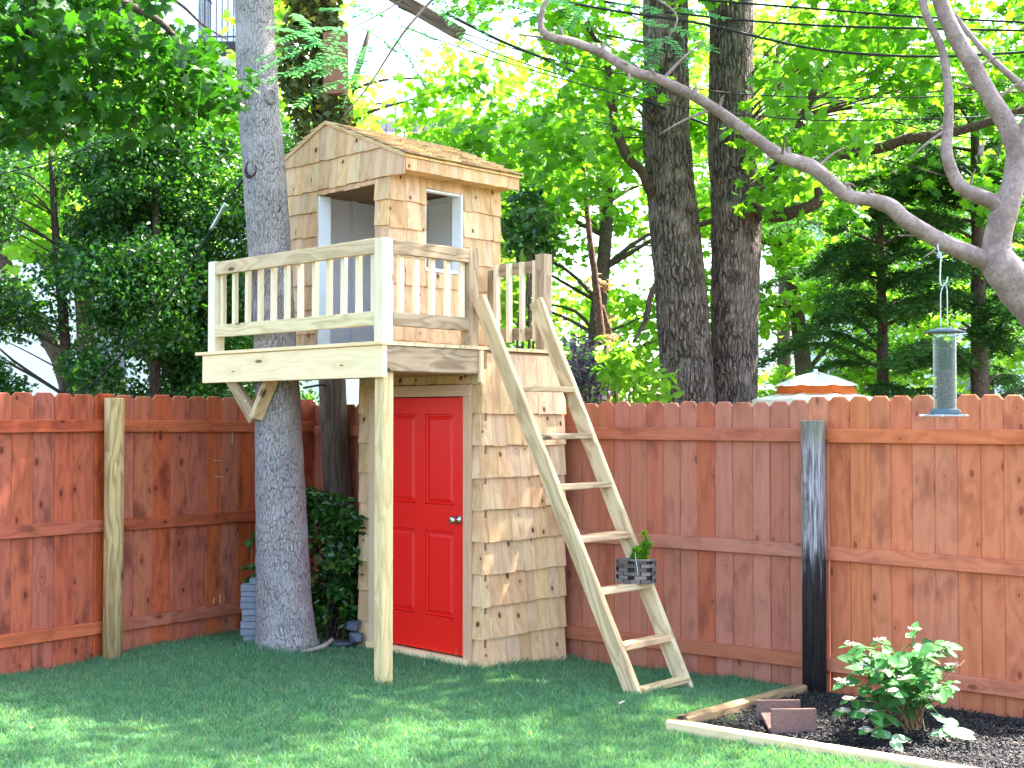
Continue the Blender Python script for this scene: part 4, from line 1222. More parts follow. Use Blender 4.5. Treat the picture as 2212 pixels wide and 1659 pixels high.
# crown: hanging foliage in view and the mass above
def region(n, x0, x1, y0, y1, Y0, Y1, rng, fn=None):
    out = []
    while len(out) < n:
        x, y, Y = rng.uniform(x0, x1), rng.uniform(y0, y1), rng.uniform(Y0, Y1)
        if fn and rng.random() > fn(x, y): continue
        out.append(tuple(at(x, y, Y)))
    return np.array(out)
dens = lambda x, y: (0.06 if (1360 < x < 1660 and y > 60) else 1.) * (1.0 if y < 260 else max(.0, 1-(y-260)/330)) * (1. if x > 1000 else .8)
cc = region(105, 960, 2300, -80, 520, 10.6, 14.6, rng, dens)
cc2 = blob((2.2, 12.6, 9.0), (5.2, 3.8, 2.6), 42, rng, .45); cc2 = cc2[cc2[:, 2] > 6.2]
cc2 = np.concatenate([cc2, blob((1.9, 10.9, 7.9), (3.5, 1.6, 1.1), 36, rng, .5)])  # extra unseen clumps overhead, added to keep sun off left fence and shed
call = np.concatenate([cc, cc2])
for TK, sel in ((tl[4:], call[:, 0] < call[:, 1]*.131), (t2[6:], call[:, 0] >= call[:, 1]*.131)):
    limbs('branches', tm, TK, call[sel], .020, M['bark_thin'], rng, .5)
leaf_cloud('crown', tm, np.concatenate([clumps(cc, .40, 62, rng, .7), clumps(cc2, .9, 150, rng)]), .135, MAPLE, M['leaf_maple'], rng=rng, droop=.5, up=.8)

# ================================================================== BACKGROUND MAPLES, sunlit
def bg_tree(label, cx, Y, H, rx, ry, z0, seed, n=46, per=135, size=.17, mat='leaf_bright', tr=.16, rad=.85, name='maple_tree', group='sunlit trees behind the yards'):
    rng = np.random.default_rng(seed)
    b0 = Vector((cx, Y, -.16))
    t = thing(name, label, 'tree', b0, group)
    tp = [b0-Vector((0, 0, .2)), b0+Vector((rng.normal(0, .15), 0, H*.3)), b0+Vector((rng.normal(0, .3), rng.normal(0, .3), H*.6)), b0+Vector((rng.normal(0, .4), 0, H*.92))]
    v, f = tube_vf(tp, [tr, tr*.85, tr*.6, tr*.2], 12, 6, .08, 3)
    obj('trunk', t, v, f, M['bark_thin'], smooth=True, origin=b0)
    zc = (z0+H)/2
    cc = blob((cx, Y, zc), (rx, ry, (H-z0)/2), n, rng, .35)
    limbs('branches', t, tp, cc, tr*.45, M['bark_thin'], rng, .6)
    leaf_cloud('crown', t, clumps(cc, rad, per, rng), size, MAPLE_FAR, M[mat], rng=rng, up=.9)
    return t
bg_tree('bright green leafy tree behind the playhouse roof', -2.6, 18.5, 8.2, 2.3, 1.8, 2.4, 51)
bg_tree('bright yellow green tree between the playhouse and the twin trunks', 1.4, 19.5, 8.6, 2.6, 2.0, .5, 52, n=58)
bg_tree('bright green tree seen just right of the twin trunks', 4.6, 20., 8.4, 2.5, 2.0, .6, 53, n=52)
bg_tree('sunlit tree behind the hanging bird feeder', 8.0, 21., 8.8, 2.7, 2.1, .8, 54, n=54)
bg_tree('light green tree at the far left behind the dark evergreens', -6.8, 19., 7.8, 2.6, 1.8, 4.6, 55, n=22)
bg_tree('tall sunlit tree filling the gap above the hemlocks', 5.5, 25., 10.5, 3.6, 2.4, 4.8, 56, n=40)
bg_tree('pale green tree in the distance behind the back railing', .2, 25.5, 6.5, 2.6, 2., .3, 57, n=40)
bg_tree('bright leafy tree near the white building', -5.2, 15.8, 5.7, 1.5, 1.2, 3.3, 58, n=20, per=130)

# dead reddish trunk with vine and purple shrub beyond the fence
dt = thing('dead_tree', 'slim reddish dead trunk standing between the playhouse and the twin trunks', 'tree', at(1310, 1150, 14.5))
limb(dt, [(1312, 1150), (1308, 860), (1298, 720), (1285, 600), (1272, 500), (1262, 380), (1250, 250)], 14.5, [.07, .06, .05, .042, .035, .025, .012], M['bark_dead'], 'trunk')
limb(dt, [(1325, 1100), (1330, 860, .2), (1325, 760, .2), (1300, 660, .1)], 14.6, [.045, .04, .035, .025], M['bark_dead'], 'stem')
rng = np.random.default_rng(61)
leaf_cloud('vine', dt, clumps(region(9, 1275, 1340, 600, 800, 14.3, 14.8, rng), .16, 26, rng), .10, OVAL, M['leaf_dead'], rng=rng)
cen = [tuple(at(rng.uniform(1222, 1300), rng.uniform(735, 880), rng.uniform(12.2, 13.2))) for _ in range(16)]
shrub('purple_shrub', 'purple leaved shrub peeking over the fence right of the playhouse', 'shrub', at(1250, 1180, 12.8), cen, .22, 70, .07, M['leaf_purple'], 6, seed=62)
cen = [tuple(at(rng.uniform(1310, 1430), rng.uniform(760, 890), rng.uniform(11.8, 12.8))) for _ in range(12)]
shrub('leafy_shrub', 'broad leaved light green shrub over the fence left of the twin trunks', 'shrub', at(1370, 1180, 12.5), cen, .22, 45, .12, M['leaf_bright'], 6, seed=63)
cen = [tuple(at(rng.uniform(1095, 1185), rng.uniform(420, 585), rng.uniform(10.6, 11.4))) for _ in range(16)]
shrub('holly_tree', 'dark glossy leaved young tree behind the right edge of the playhouse', 'tree', at(1140, 1150, 11.2), cen, .16, 60, .085, M['leaf_shrub'], 7, seed=64, stem_r=.02)

# ================================================================== EVERGREENS on the left
def evergreen(label, trunk, centres, seed, per=820, rad=.44, tr=.07):
    rng = np.random.default_rng(seed)
    t = thing('evergreen_tree', label, 'tree', trunk[0], 'dark evergreens behind the left fence')
    v, f = tube_vf(trunk, list(np.linspace(tr, tr*.35, len(trunk))), 9, 6, .12, 6)
    obj('trunk', t, v, f, M['bark_thin'], smooth=True, origin=trunk[0])
    limbs('branches', t, trunk, centres, .03, M['bark_thin'], rng, .9)
    leaf_cloud('crown', t, clumps(centres, rad, per, rng, .6), .062, QUAD, M['leaf_ever'], rng=rng, up=.7, spread=1.2)
rng = np.random.default_rng(71)
def ev_d(x, y):
    p = 1.
    for gx, gy, gr in ((215, 640, 45), (255, 800, 50), (60, 830, 55), (175, 700, 40), (110, 850, 50), (205, 430, 40), (570, 600, 30)):
        if (x-gx)**2+(y-gy)**2 < gr*gr: p = .04
    return p
TR = [([(150, 1200), (148, 860), (133, 640), (120, 500), (110, 330)], -260, 210, 11.3, 12.8, 'leftmost dark evergreen tree rising above the left fence', 40),
      ([(332, 1200), (335, 852), (338, 520), (330, 330)], 190, 370, 11.2, 12.6, 'dark evergreen tree left of the deck, second from left', 34),
      ([(378, 1200), (380, 830), (376, 500), (385, 340)], 330, 500, 11.8, 13.2, 'dense dark evergreen directly left of the deck railing', 34),
      ([(415, 1200), (429, 780), (457, 504), (470, 350)], 430, 700, 12.2, 13.6, 'dark evergreen partly hidden behind the grey tree trunk', 36)]
for k, (tpts, x0, x1, Y0, Y1, lab, n) in enumerate(TR):
    cc = region(n, x0, x1, 255, 900, Y0, Y1, rng, ev_d)
    evergreen(lab, [at(x, y, (Y0+Y1)/2) for x, y in tpts], cc, 72+k)

# ================================================================== HEMLOCKS on the right
def hemlock(label, pts, Y, seed, n=46, reach=1.9, zmin=1.2, tr=.085):
    rng = np.random.default_rng(seed)
    T = [at(x, y, Y) for x, y in pts]
    t = thing('hemlock_tree', label, 'tree', T[0], 'hemlocks beyond the right fence')
    v, f = tube_vf(T, list(np.linspace(tr, tr*.35, len(T))), 10, 8, .1, 6)
    obj('trunk', t, v, f, M['bark_thin'], smooth=True, origin=T[0])
    TT = catmull(T, 20); TT = [p for p in TT if p.z > zmin]
    Bg = Bag(); pos = []; td = []
    for k in range(n):
        p = TT[int(rng.integers(len(TT)))]
        a = rng.uniform(0, 6.28); L = reach*rng.uniform(.55, 1.05)*(1-.35*(p.z-zmin)/4)
        d = Vector((math.cos(a), math.sin(a)*.8, .0))
        e = p+d*L+Vector((0, 0, rng.uniform(-.25, .15)))
        m_ = p.lerp(e, .5)+Vector((0, 0, .16*L))
        Bg.add(tube_vf([p, m_, e], [.022, .014, .004], 5, 5, cap=False))
        P = catmull([p, m_, e], 12)
        for i, q in enumerate(P[4:]):
            s = (i+4)/len(P); wl = .42*L*.45*(1.15-s)+.10
            for sg in (-1, 1):
                for _ in range(2):
                    side = Vector((-d.y, d.x, 0))*sg + d*.7
                    side.normalize(); end = q+side*wl*rng.uniform(.6, 1.1)+Vector((0, 0, rng.uniform(-.10, .0)))
                    for j in range(12):
                        w_ = q.lerp(end, (j+rng.random())/12)
                        s2 = Vector((-side.y, side.x, 0))*rng.choice((-1, 1))
                        pos.append((w_.x+rng.normal(0, .012), w_.y+rng.normal(0, .012), w_.z+rng.normal(0, .012))); td.append((s2.x+side.x*.6, s2.y+side.y*.6, -.1))
    o = Bg.build('branches', t, M['bark_thin'], smooth=True, origin=T[0]); o['kind'] = 'stuff'
    leaf_cloud('needles', t, np.array(pos), .075, NEEDLE, M['leaf_hemlock'], rng=rng, up=1.4, droop=.05, tipdir=np.array(td))
hemlock('dark hemlock with drooping flat sprays right of the white parasol', [(1908, 1200), (1907, 860), (1906, 700), (1903, 560), (1900, 470)], 14.0, 81, n=36)
hemlock('dark hemlock trunk and sprays behind the hanging bird feeder', [(2118, 1200), (2117, 860), (2114, 650), (2110, 450), (2105, 250)], 13.6, 82, n=46, reach=2.0, tr=.12)

# ================================================================== PARASOL beyond the fence
Yu = 12.0
uc = at(1762, 860, Yu)
um = thing('parasol', 'white double canopy parasol with orange valance behind the right fence', 'parasol', (uc.x, uc.y, -.16))
def canopy(name, r0, z0, r1, z1, mat, sag=.03, n=8):
    v, f = [], []
    rows_ = [(r1, z1), (r1+(r0-r1)*.5, z1+(z0-z1)*.5-sag), (r0, z0)]
    for r_, z_ in rows_:
        for k in range(n*4):
            a = 2*math.pi*(k/(n*4))+.2
            sc_ = 1 if k % 4 == 0 else (.965 if k % 4 == 2 else .975)
            v.append((uc.x+r_*sc_*math.cos(a), uc.y+r_*sc_*math.sin(a), z_-(0 if k % 4 == 0 else .012)))
    for i in range(2):
        for k in range(n*4):
            a = i*n*4+k; b_ = i*n*4+(k+1) % (n*4); f.append((a, b_, b_+n*4, a+n*4))
    return obj(name, um, v, f, mat, origin=uc, smooth=False)
zt1 = at(1762, 802, Yu).z; 
canopy('top_canopy', .40, zt1-.13, .01, zt1, M['umb_white'], -.01)
canopy('orange_band', .40, zt1-.205, .36, zt1-.135, M['umb_orange'], .0)
canopy('canopy', .62, zt1-.265, .33, zt1-.205, M['umb_white'], .0)
canopy('valance', .625, zt1-.40, .62, zt1-.266, M['umb_white'], .0)
tube('parasol_pole', um, [(uc.x, uc.y, -.2), (uc.x, uc.y, 1), (uc.x, uc.y, zt1+.02)], .02, M['white_trim'], 8, 2)

# ================================================================== BUILDINGS far behind
wb = thing('apartment_building', 'white apartment building with a black iron fire escape at upper left', 'building', (-11., 27, -.16))
v, f = box_vf(-20, -5.0, 26.2, 36, -.16, 16); obj('wall', wb, v, f, M['building_white'])
for (x, z) in ((-5.15, 9.3), (-8.4, 9.3), (-8.4, 5.8), (-11.2, 5.8), (-11.2, 2.2), (-8.4, 2.2), (-6.2, 5.4)):
    wn = bx  # windows: frame, pane
    v, f = box_vf(x-.5, x+.5, 26.1, 26.19, z-.1, z+1.9); fo = obj('window', wb, v, f, M['building_pale'])
    v, f = box_vf(x-.42, x+.42, 26.06, 26.095, z, z+1.8); obj('pane', fo, v, f, M['window_glass'])
fz = at(470, 100, 25.4).z
fe = Bag()
fx0, fx1 = at(433, 100, 25.2).x, at(600, 100, 25.2).x
fp = Bag()
for k in range(14): fp.bar((fx0, 25.1+k*.075, fz), (fx1, 25.1+k*.075, fz), .035, .02)
pf = fp.build('fire_escape_floor', wb, M['balcony'])
fb_ = Bag()
for x in np.arange(fx0, fx1, .115): fb_.bar((x, 25.08, fz), (x, 25.08, fz+1.1), .02, .02, (0, 1, 0))
fb_.bar((fx0, 25.08, fz+1.1), (fx1, 25.08, fz+1.1), .04, .04, (0, 1, 0)); fb_.bar((fx0, 25.08, fz+.1), (fx1, 25.08, fz+.1), .03, .03, (0, 1, 0))
for y in np.arange(25.08, 26.1, .13): fb_.bar((fx0, y, fz), (fx0, y, fz+1.1), .02, .02, (0, 1, 0))
fb_.bar((fx0, 25.08, fz+1.1), (fx0, 26.1, fz+1.1), .04, .04, (0, 0, 1))
fb_.bar((fx0+.7, 25.1, fz-.02), (fx0+.7, 26.15, fz-1.), .04, .04, (1, 0, 0))
fb_.build('fire_escape_railing', wb, M['balcony'])
hb = thing('house', 'pale grey sided house glimpsed through the leaves at right', 'house', (9.5, 31, -.16))
v, f = box_vf(6.6, 13.5, 29.5, 38, -.16, 7.2); obj('wall', hb, v, f, M['building_pale'])
v = [(6.2, 29, 7.1), (13.9, 29, 7.1), (13.9, 38.5, 7.1), (6.2, 38.5, 7.1), (6.2, 33.7, 9.6), (13.9, 33.7, 9.6)]
f = [(0, 1, 5, 4), (2, 3, 4, 5), (0, 4, 3), (1, 2, 5), (0, 3, 2, 1)]; obj('roof', hb, v, f, M['roof_grey'])
for x, z in ((7.8, 4.6), (10., 4.6), (12.2, 4.6), (7.8, 1.5), (10.4, 1.5)):
    v, f = box_vf(x-.5, x+.5, 29.42, 29.49, z, z+1.5); fo = obj('window', hb, v, f, M['white_trim'])
    v, f = box_vf(x-.42, x+.42, 29.38, 29.415, z+.08, z+1.42); obj('pane', fo, v, f, M['window_glass'])
pk = thing('brick_house', 'pinkish brick house gable glimpsed at far right behind the branches', 'house', (14.8, 34, -.16))
v, f = box_vf(13.9, 18., 33.5, 40, -.16, 7.6); obj('wall', pk, v, f, M['building_pink'])
v, f = box_vf(13.8, 18.2, 33.3, 40.2, 7.6, 7.8); obj('roof', pk, v, f, M['roof_grey'])
wh = thing('white_house', 'white house with a dark porch railing behind the playhouse roof', 'house', (-2.2, 30, -.16))
v, f = box_vf(-6., .3, 30.5, 37, -.16, 8.6); obj('wall', wh, v, f, M['building_white'])
v, f = box_vf(-6.3, .6, 30.2, 37.3, 8.6, 8.8); obj('roof', wh, v, f, M['roof_grey'])
pzz = at(900, 295, 29.5).z
Bp = Bag()
for x in np.arange(-4.5, -1.6, .22): Bp.bar((x, 29.6, pzz), (x, 29.6, pzz+.8), .03, .03, (0, 1, 0))
Bp.bar((-4.5, 29.6, pzz+.8), (-1.6, 29.6, pzz+.8), .05, .05, (0, 1, 0)); Bp.bar((-4.5, 29.6, pzz), (-1.6, 29.6, pzz), .05, .05, (0, 1, 0))
Bp.build('porch_railing', wh, M['balcony'])
v, f = box_vf(-1.6, -1.35, 29.5, 29.75, -.16, 8.6); obj('porch_post', wh, v, f, M['building_pink'])
v, f = box_vf(-4.8, -1.3, 29.45, 30.45, pzz-.2, pzz-.05); obj('porch_floor', wh, v, f, M['building_white'])

# ================================================================== WIRES
def wire(pts, Y0, Y1, r, label):
    n = len(pts)
    P = [at(x, y, Y0+(Y1-Y0)*i/(n-1)) for i, (x, y) in enumerate(pts)]
    v, f = tube_vf(P, r, 6, 8, 0)
    o = obj('overhead_wire', None, v, f, M['cable'], smooth=True, origin=P[0])
    tag(o, label, 'wire', 'overhead wires strung above the fence')
c4 = lambda L: [((1400+x/1.5058)/1.297, (y/1.5058)/1.297) for x, y in L]
wire(c4([(200, -5), (500, 48), (850, 100), (1240, 190), (1500, 225), (1860, 238), (2300, 214)]), 10, 9, .010, 'thick black overhead wire crossing both maple trunks near the top right')
wire(c4([(440, 5), (800, 62), (1300, 105), (1860, 122), (2300, 130)]), 10, 9.2, .009, 'black overhead wire just above the thick one at top right')
wire(c4([(600, -20), (860, 0), (1340, 38), (1780, 72), (2300, 98)]), 10, 9.3, .009, 'topmost black overhead wire at the upper right corner')
wire(c4([(-250, 110), (180, 240), (560, 320), (1000, 395), (1700, 412), (2300, 380)]), 10, 10, .005, 'thin overhead wire passing behind the long diagonal branch, upper of the thin pair')
wire(c4([(-420, 110), (0, 255), (600, 420), (1100, 490), (1500, 508), (2300, 482)]), 10, 10, .005, 'thin overhead wire passing behind the long diagonal branch, lower of the thin pair')
wire([(966, 30), (1079, 87), (1167, 123), (1284, 174), (1386, 215), (1525, 268), (1640, 305)], 9.6, 14., .013, 'heavy black service cable running down from the crossarm behind the left maple trunk')
wire([(860, 15), (960, 62), (1080, 118), (1240, 170), (1400, 205)], 10, 12.4, .006, 'thin dark wire slanting from the crossarm above the heavy cable')
wire([(552, 350), (487, 440), (462, 486), (400, 590), (300, 725), (180, 850), (120, 920)], 10.3, 10.9, .008, 'black guy wire slanting down to the left fence in front of the evergreens')
wire([(520, 160), (380, 228), (250, 292), (120, 345), (-60, 390)], 10, 9.5, .005, 'thin wire sloping from the grey tree to the upper left foliage')
wire([(1560, 340), (1400, 930-940+375), (1200, 250), (1000, 160)], 15, 12, .004, 'faint far wire between the playhouse roof and the maple trunks')
gs = tube('cable_sleeve', None, [at(487, 440, 10.22), at(470, 472, 10.27), at(455, 497, 10.29)], .016, M['steel_wire'], 7, 3)
tag(gs, 'grey metal cable clamp on the guy wire left of the grey tree', 'clamp')

# ================================================================== NEAR TREE at right with the long branch
YN = 5.0
nt_ = thing('near_tree', 'smooth brown branching tree at the right edge, its long branch holding the bird feeder', 'tree', at(2420, 1400, YN+.1))
def nb(name, pts, r, rough=.08):
    P = [at(x, y, YN+(d[0] if d else 0)) for x, y, *d in pts]
    v, f = tube_vf(P, r, 18, 10, rough, 16)
    return obj(name, nt_, v, f, M['bark_branch'], smooth=True, origin=P[0])
nb('trunk', [(2440, 1800, .2), (2420, 1400, .1), (2360, 900, .05), (2290, 740), (2225, 650), (2165, 580), (2148, 545)], [.14, .12, .10, .09, .082, .075, .058])
nb('long_branch', [(2165, 585), (2130, 563), (2050, 530), (1960, 478), (1925, 447), (1880, 432), (1835, 424), (1800, 400), (1755, 362), (1690, 338), (1630, 298), (1540, 232), (1440, 178), (1370, 155), (1300, 115), (1235, 90), (1190, 80), (1168, 58), (1172, 20), (1190, -30), (1180, -120)],
   [.055, .040, .034, .032, .032, .028, .028, .027, .030, .027, .024, .021, .020, .021, .018, .017, .017, .013, .011, .010, .008])
nb('upright_limb', [(2150, 560), (2158, 500), (2180, 430), (2192, 380), (2196, 330), (2175, 270), (2140, 210), (2100, 140), (2060, 70), (2030, 0), (2000, -90)], [.058, .053, .048, .043, .042, .038, .034, .034, .032, .030, .028])
nb('curved_limb', [(2175, 450), (2130, 430), (2085, 410), (2060, 380), (2045, 330), (2048, 270), (2048, 190), (2035, 110), (2000, 30), (1985, -40)], [.038, .031, .027, .025, .023, .020, .017, .016, .016, .015])
nb('side_limb', [(2196, 320), (2230, 260), (2300, 150)], [.04, .035, .03])
nb('thin_limb', [(2290, 260, .3), (2212, 190, .3), (2130, 115, .3), (2060, 30, .4), (2020, -20, .4)], [.02, .016, .013, .01, .008])
for x, y in ((1300, 112), (1500, 205), (1612, 288), (1700, 336), (1830, 420), (1872, 430), (1405, 166), (2118, 330)):
    c = at(x, y, YN-.01); v, f = tube_vf([c-Vector((0, 0, .01)), c+Vector((.004, -.004, .022)), c+Vector((.008, -.006, .034))], [.012, .010, .004], 7, 2, .2, 30)
    obj('bud_spur', nt_, v, f, M['bark_branch'], smooth=True, origin=c)
rs3 = random.Random(77)
LBP = [(2130, 563), (2050, 530), (1960, 478), (1880, 432), (1800, 400), (1755, 362), (1690, 338), (1540, 232), (1440, 178), (1370, 155), (1235, 90), (2192, 380), (2140, 210), (2100, 140), (2085, 410), (2048, 270)]
for x, y in LBP:
    for _ in range(2):
        c = at(x+rs3.uniform(-25, 25), y+rs3.uniform(-6, 6), YN); L_ = rs3.choice((.03, .05, .12, .2))
        d_ = Vector((rs3.uniform(-1, .6), rs3.uniform(-.6, .3), rs3.uniform(-.8, 1))).normalized()*(L_+.03)
        v, f = tube_vf([c, c+d_*.5+Vector((0, 0, .01)), c+d_], [.0075, .005, .0022], 6, 3, .2, 30)
        obj('side_twig', nt_, v, f, M['bark_branch'], smooth=True, origin=c)
def frond(par, base, tip, npair, ll, rng, name='compound_leaf'):
    base, tip = Vector(base), Vector(tip)
    d = (tip-base); L = d.length; dn = d.normalized()
    side = dn.cross(Vector((0, -.35, 1))).normalized()
    m_ = base.lerp(tip, .5)+Vector((0, 0, .05*L))
    P = catmull([base, m_, tip], npair)
    v, f = tube_vf(P, .0016, 4, 1, 0, cap=False)
    lv = []; td = []
    for i in range(1, npair*2, 1):
        q = P[min(i, len(P)-1)]
        for s in (-1, 1):
            lv.append(tuple(q)); t_ = side*s+dn*.45+Vector((0, 0, -.25)); td.append(tuple(t_))
    lv.append(tuple(P[-1])); td.append(tuple(dn))
    LV, LFc, r_ = leaf_verts(np.array(lv), ll, oval(.2, .05, -.1), up=2.5, droop=0., tipdir=np.array(td), rng=rng, spread=.35)
    k = len(v)
    allv = [tuple(p) for p in v]+[tuple(p) for p in LV]
    fc = [tuple(x) for x in f]+[tuple(int(c)+k for c in t) for t in LFc]
    obj(name, par, allv, fc, M['leaf_compound'], origin=base)
rng = np.random.default_rng(91)
ct = [((640, 130), (1095, -40)), ((790, 60), (1095, -40)), ((1420, 60), (1480, -60)), ((1260, 60), (1178, 0))]
limbs_pts = [[(1185, -60, .3), (1000, -70, .5), (820, 30, .7), (690, 98, .8)], [(1000, -70, .5), (880, 60, .6), (800, 180, .7), (742, 250, .8)], [(1185, -60, .3), (1330, -40, .3), (1460, 30, .3), (1420, 110, .3)]]
for L in limbs_pts:
    P = [at(x, y, YN+d) for x, y, d in L]
    v, f = tube_vf(P, [.007, .006, .004, .002], 6, 8, .1, 9); obj('twig', nt_, v, f, M['bark_branch'], smooth=True, origin=P[0])
FR = [((690, 98), (590, 60)), ((700, 95), (556, 130)), ((742, 60), (600, 92)), ((742, 60), (680, 150)), ((742, 130), (575, 178)), ((720, 118), (640, 165)), ((780, 40), (700, 20)),
      ((800, 100), (770, 175)), ((720, 100), (760, 190)), ((745, 125), (690, 165)), ((830, 40), (760, 10)), ((860, 20), (900, 120)), ((760, 170), (640, 230)), ((740, 235), (790, 100)),
      ((730, 90), (810, 165)), ((650, 110), (560, 160)), ((690, 95), (640, 30)), ((880, 60), (960, 110)), ((850, 80), (920, 190)), ((780, 60), (850, 110)), ((1000, -40), (1060, 60)), ((930, 0), (1010, 90)), ((980, 20), (1090, 130)),
      ((1430, 90), (1310, 100)), ((1430, 90), (1350, 150)), ((1440, 80), (1500, 170)), ((1440, 60), (1340, 50)), ((1450, 60), (1540, 110)), ((1420, 100), (1400, 200)), ((1470, 20), (1560, 40)), ((1430, 30), (1330, 10)),
      ((1180, 30), (1110, 60)), ((1185, 0), (1270, 40)), ((1180, 10), (1080, 20)), ((1260, 20), (1200, 110))]
for (x0, y0), (x1, y1) in FR:
    a = at(x0, y0, YN+rng.uniform(.5, .8)); b_ = at(x1, y1, YN+rng.uniform(.3, 1.0))
    frond(nt_, a, b_, 9, .043, rng)
cc = blob((3.3, 6.8, 7.0), (3.4, 3.2, 1.3), 85, rng, .5)  # unseen upper crown, put in to cut the sun reaching the lawn
cc = np.array([c for c in cc if c[2] > EYE + max(c[1], .5)*.36 + .45])
limbs('branches', nt_, [at(2148, 545, YN), at(2196, 330, YN), at(2100, 140, YN), at(2000, -90, YN), Vector((1.8, 5.6, 5.2))], cc, .03, M['bark_branch'], rng, .6)
leaf_cloud('crown', nt_, clumps(cc, .6, 260, rng), .085, OVAL, M['leaf_compound'], rng=rng)

# ---- bird feeder
fY = 4.98
fx = lambda x, y: at(x, y, fY)
bf = thing('bird_feeder', 'clear tube bird feeder half full of seed hanging from the long branch', 'bird feeder', fx(2040, 900))
tube('hook', bf, [fx(2036, 560), fx(2026, 536), fx(2030, 512), fx(2042, 507), fx(2048, 518)], .0035, M['steel_wire'], 7, 6)
tube('hook_wire', bf, [fx(2033, 545), fx(2031, 590), fx(2031, 610), fx(2036, 618), fx(2044, 610), fx(2047, 598)], .0028, M['steel_wire'], 6, 6)
coil = [fx(2028+6*math.cos(a*2.1), 545+a*1.6) for a in range(8)]
tube('spring', bf, coil, .003, M['steel_wire'], 5, 3)
tube('hanger', bf, [fx(2032, 712), fx(2032, 640), fx(2036, 622), fx(2040, 612), fx(2045, 624), fx(2046, 640), fx(2047, 712)], .002, M['steel_wire'], 6, 5)
cx = fx(2040, 712); ppm = F/fY
zc = lambda y: fx(2040, y).z
o = lathe_vf([(.0, zc(709)), (.028, zc(709)), (.050, zc(712)), (.080, zc(717)), (.080, zc(719)), (.045, zc(716)), (.0, zc(716))], 32, (cx.x, cx.y, 0))
obj('feeder_roof', bf, o[0], o[1], M['feeder_blue'], smooth=True, origin=(cx.x, cx.y, zc(716)))
o = lathe_vf([(.0435, zc(886)), (.0435, zc(717))], 32, (cx.x, cx.y, 0))
obj('feeder_tube', bf, o[0], o[1][:-2], M['clear'], smooth=True, origin=(cx.x, cx.y, zc(886)))
o = lathe_vf([(.033, zc(886)), (.033, zc(800)), (.025, zc(799)), (.0, zc(800))], 28, (cx.x+.004, cx.y, 0))
obj('seed', bf, o[0], o[1], M['seed'], origin=(cx.x, cx.y, zc(886)))
o = lathe_vf([(.05, zc(896)), (.062, zc(894)), (.060, zc(885)), (.046, zc(883)), (.044, zc(882)), (.0, zc(883))], 8, (cx.x, cx.y, 0))
obj('feeder_base', bf, o[0], o[1], M['feeder_blue'], origin=(cx.x, cx.y, zc(896)))
for a in range(5):
    an = a*2*math.pi/5+.35
    p = Vector((cx.x+.055*math.cos(an), cx.y+.055*math.sin(an), zc(897))); q = Vector((cx.x+.055*math.cos(an+1.25), cx.y+.055*math.sin(an+1.25), zc(898)))
    e = (q-p).normalized()*.02
    board('perch', bf, (p-e)*1+Vector((p.x-cx.x, p.y-cx.y, 0))*.5, (q+e)+Vector((q.x-cx.x, q.y-cx.y, 0))*.5, .008, .006, (0, 0, 1), M['feeder_perch'], bev=.002)
for k in range(20):
    an = k*2*math.pi/20
    p = Vector((cx.x+.060*math.cos(an), cx.y+.060*math.sin(an), zc(896))); q = Vector((cx.x+.054*math.cos(an), cx.y+.054*math.sin(an), zc(885)))
    tube('guard_wire', bf, [p, q], .001, M['feeder_blue'], 4, 1)

# ================================================================== OVERHANGING MAPLE, upper left, near
om = thing('maple_tree', 'overhanging maple boughs with dark green lobed leaves at the upper left', 'tree', (-4.6, 5.6, -.03))
tpo = [Vector((-4.6, 5.6, -.1)), Vector((-4.55, 5.6, 2.0)), Vector((-4.3, 5.8, 4.2)), Vector((-4.2, 6.0, 7.0)), Vector((-4.0, 6.2, 9.0))]
v, f = tube_vf(tpo, [.24, .2, .17, .13, .08], 20, 8, .05, 5); obj('trunk', om, v, f, M['bark_maple'], smooth=True, origin=tpo[0])
def lm(pts, r, seg=7):
    P = [at(x, y, Y) for x, y, Y in pts]
    v, f = tube_vf(P, r, seg, 7, .1, 12); obj('bough', om, v, f, M['bark_thin'], smooth=True, origin=P[0]); return P
boughs = [[(-700, -350, 6.0), (-300, -180, 6.2), (60, -60, 6.4), (250, 0, 6.5), (360, 60, 6.6), (420, 170, 6.6), (430, 260, 6.7)],
          [(60, -60, 6.4), (75, 0, 6.4), (50, 100, 6.4), (20, 195, 6.4), (60, 240, 6.4), (130, 285, 6.5)],
          [(250, 0, 6.5), (330, -20, 6.6), (390, 10, 6.7), (440, 55, 6.8), (490, 85, 6.9)],
          [(20, 195, 6.4), (-60, 260, 6.3), (-140, 300, 6.3)], [(60, 60, 6.4), (130, 140, 6.3), (200, 220, 6.3), (260, 265, 6.3)],
          [(250, 0, 6.5), (270, 80, 6.5), (300, 160, 6.5), (310, 215, 6.5)]]
for i, b_ in enumerate(boughs): lm(b_, list(np.linspace(.045 if i == 0 else .012, .004, len(b_))))
rng = np.random.default_rng(101)
def om_d(x, y):
    lim = 285 if x < 250 else (290-(x-250)*.1 if x < 440 else 230)
    if y > lim: return 0
    if x > 340 and y < 60+(x-340)*.55 and x > 330+y: return .04
    return 1
leafpos = []
cl = region(120, -140, 490, -60, 290, 5.9, 7.3, rng, om_d)
P = clumps(cl, .24, 30, rng, .6)
tv, tf = MAPLE
def edge_ok(p):
    y_ = (p[1]); X = 1106+p[0]/p[1]*F
    return True
vis = np.array([(1106+F*p[0]/p[1]) > -40 and (829.5-F*((p[2]-EYE)/p[1]-math.tan(PITCH))) > -30 for p in P])
Pv = P[vis]; rng.shuffle(Pv)
single = Pv[:300]; rest = np.concatenate([Pv[300:], P[~vis]])
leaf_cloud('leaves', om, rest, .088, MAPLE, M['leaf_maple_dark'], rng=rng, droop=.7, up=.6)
lm_mesh = []
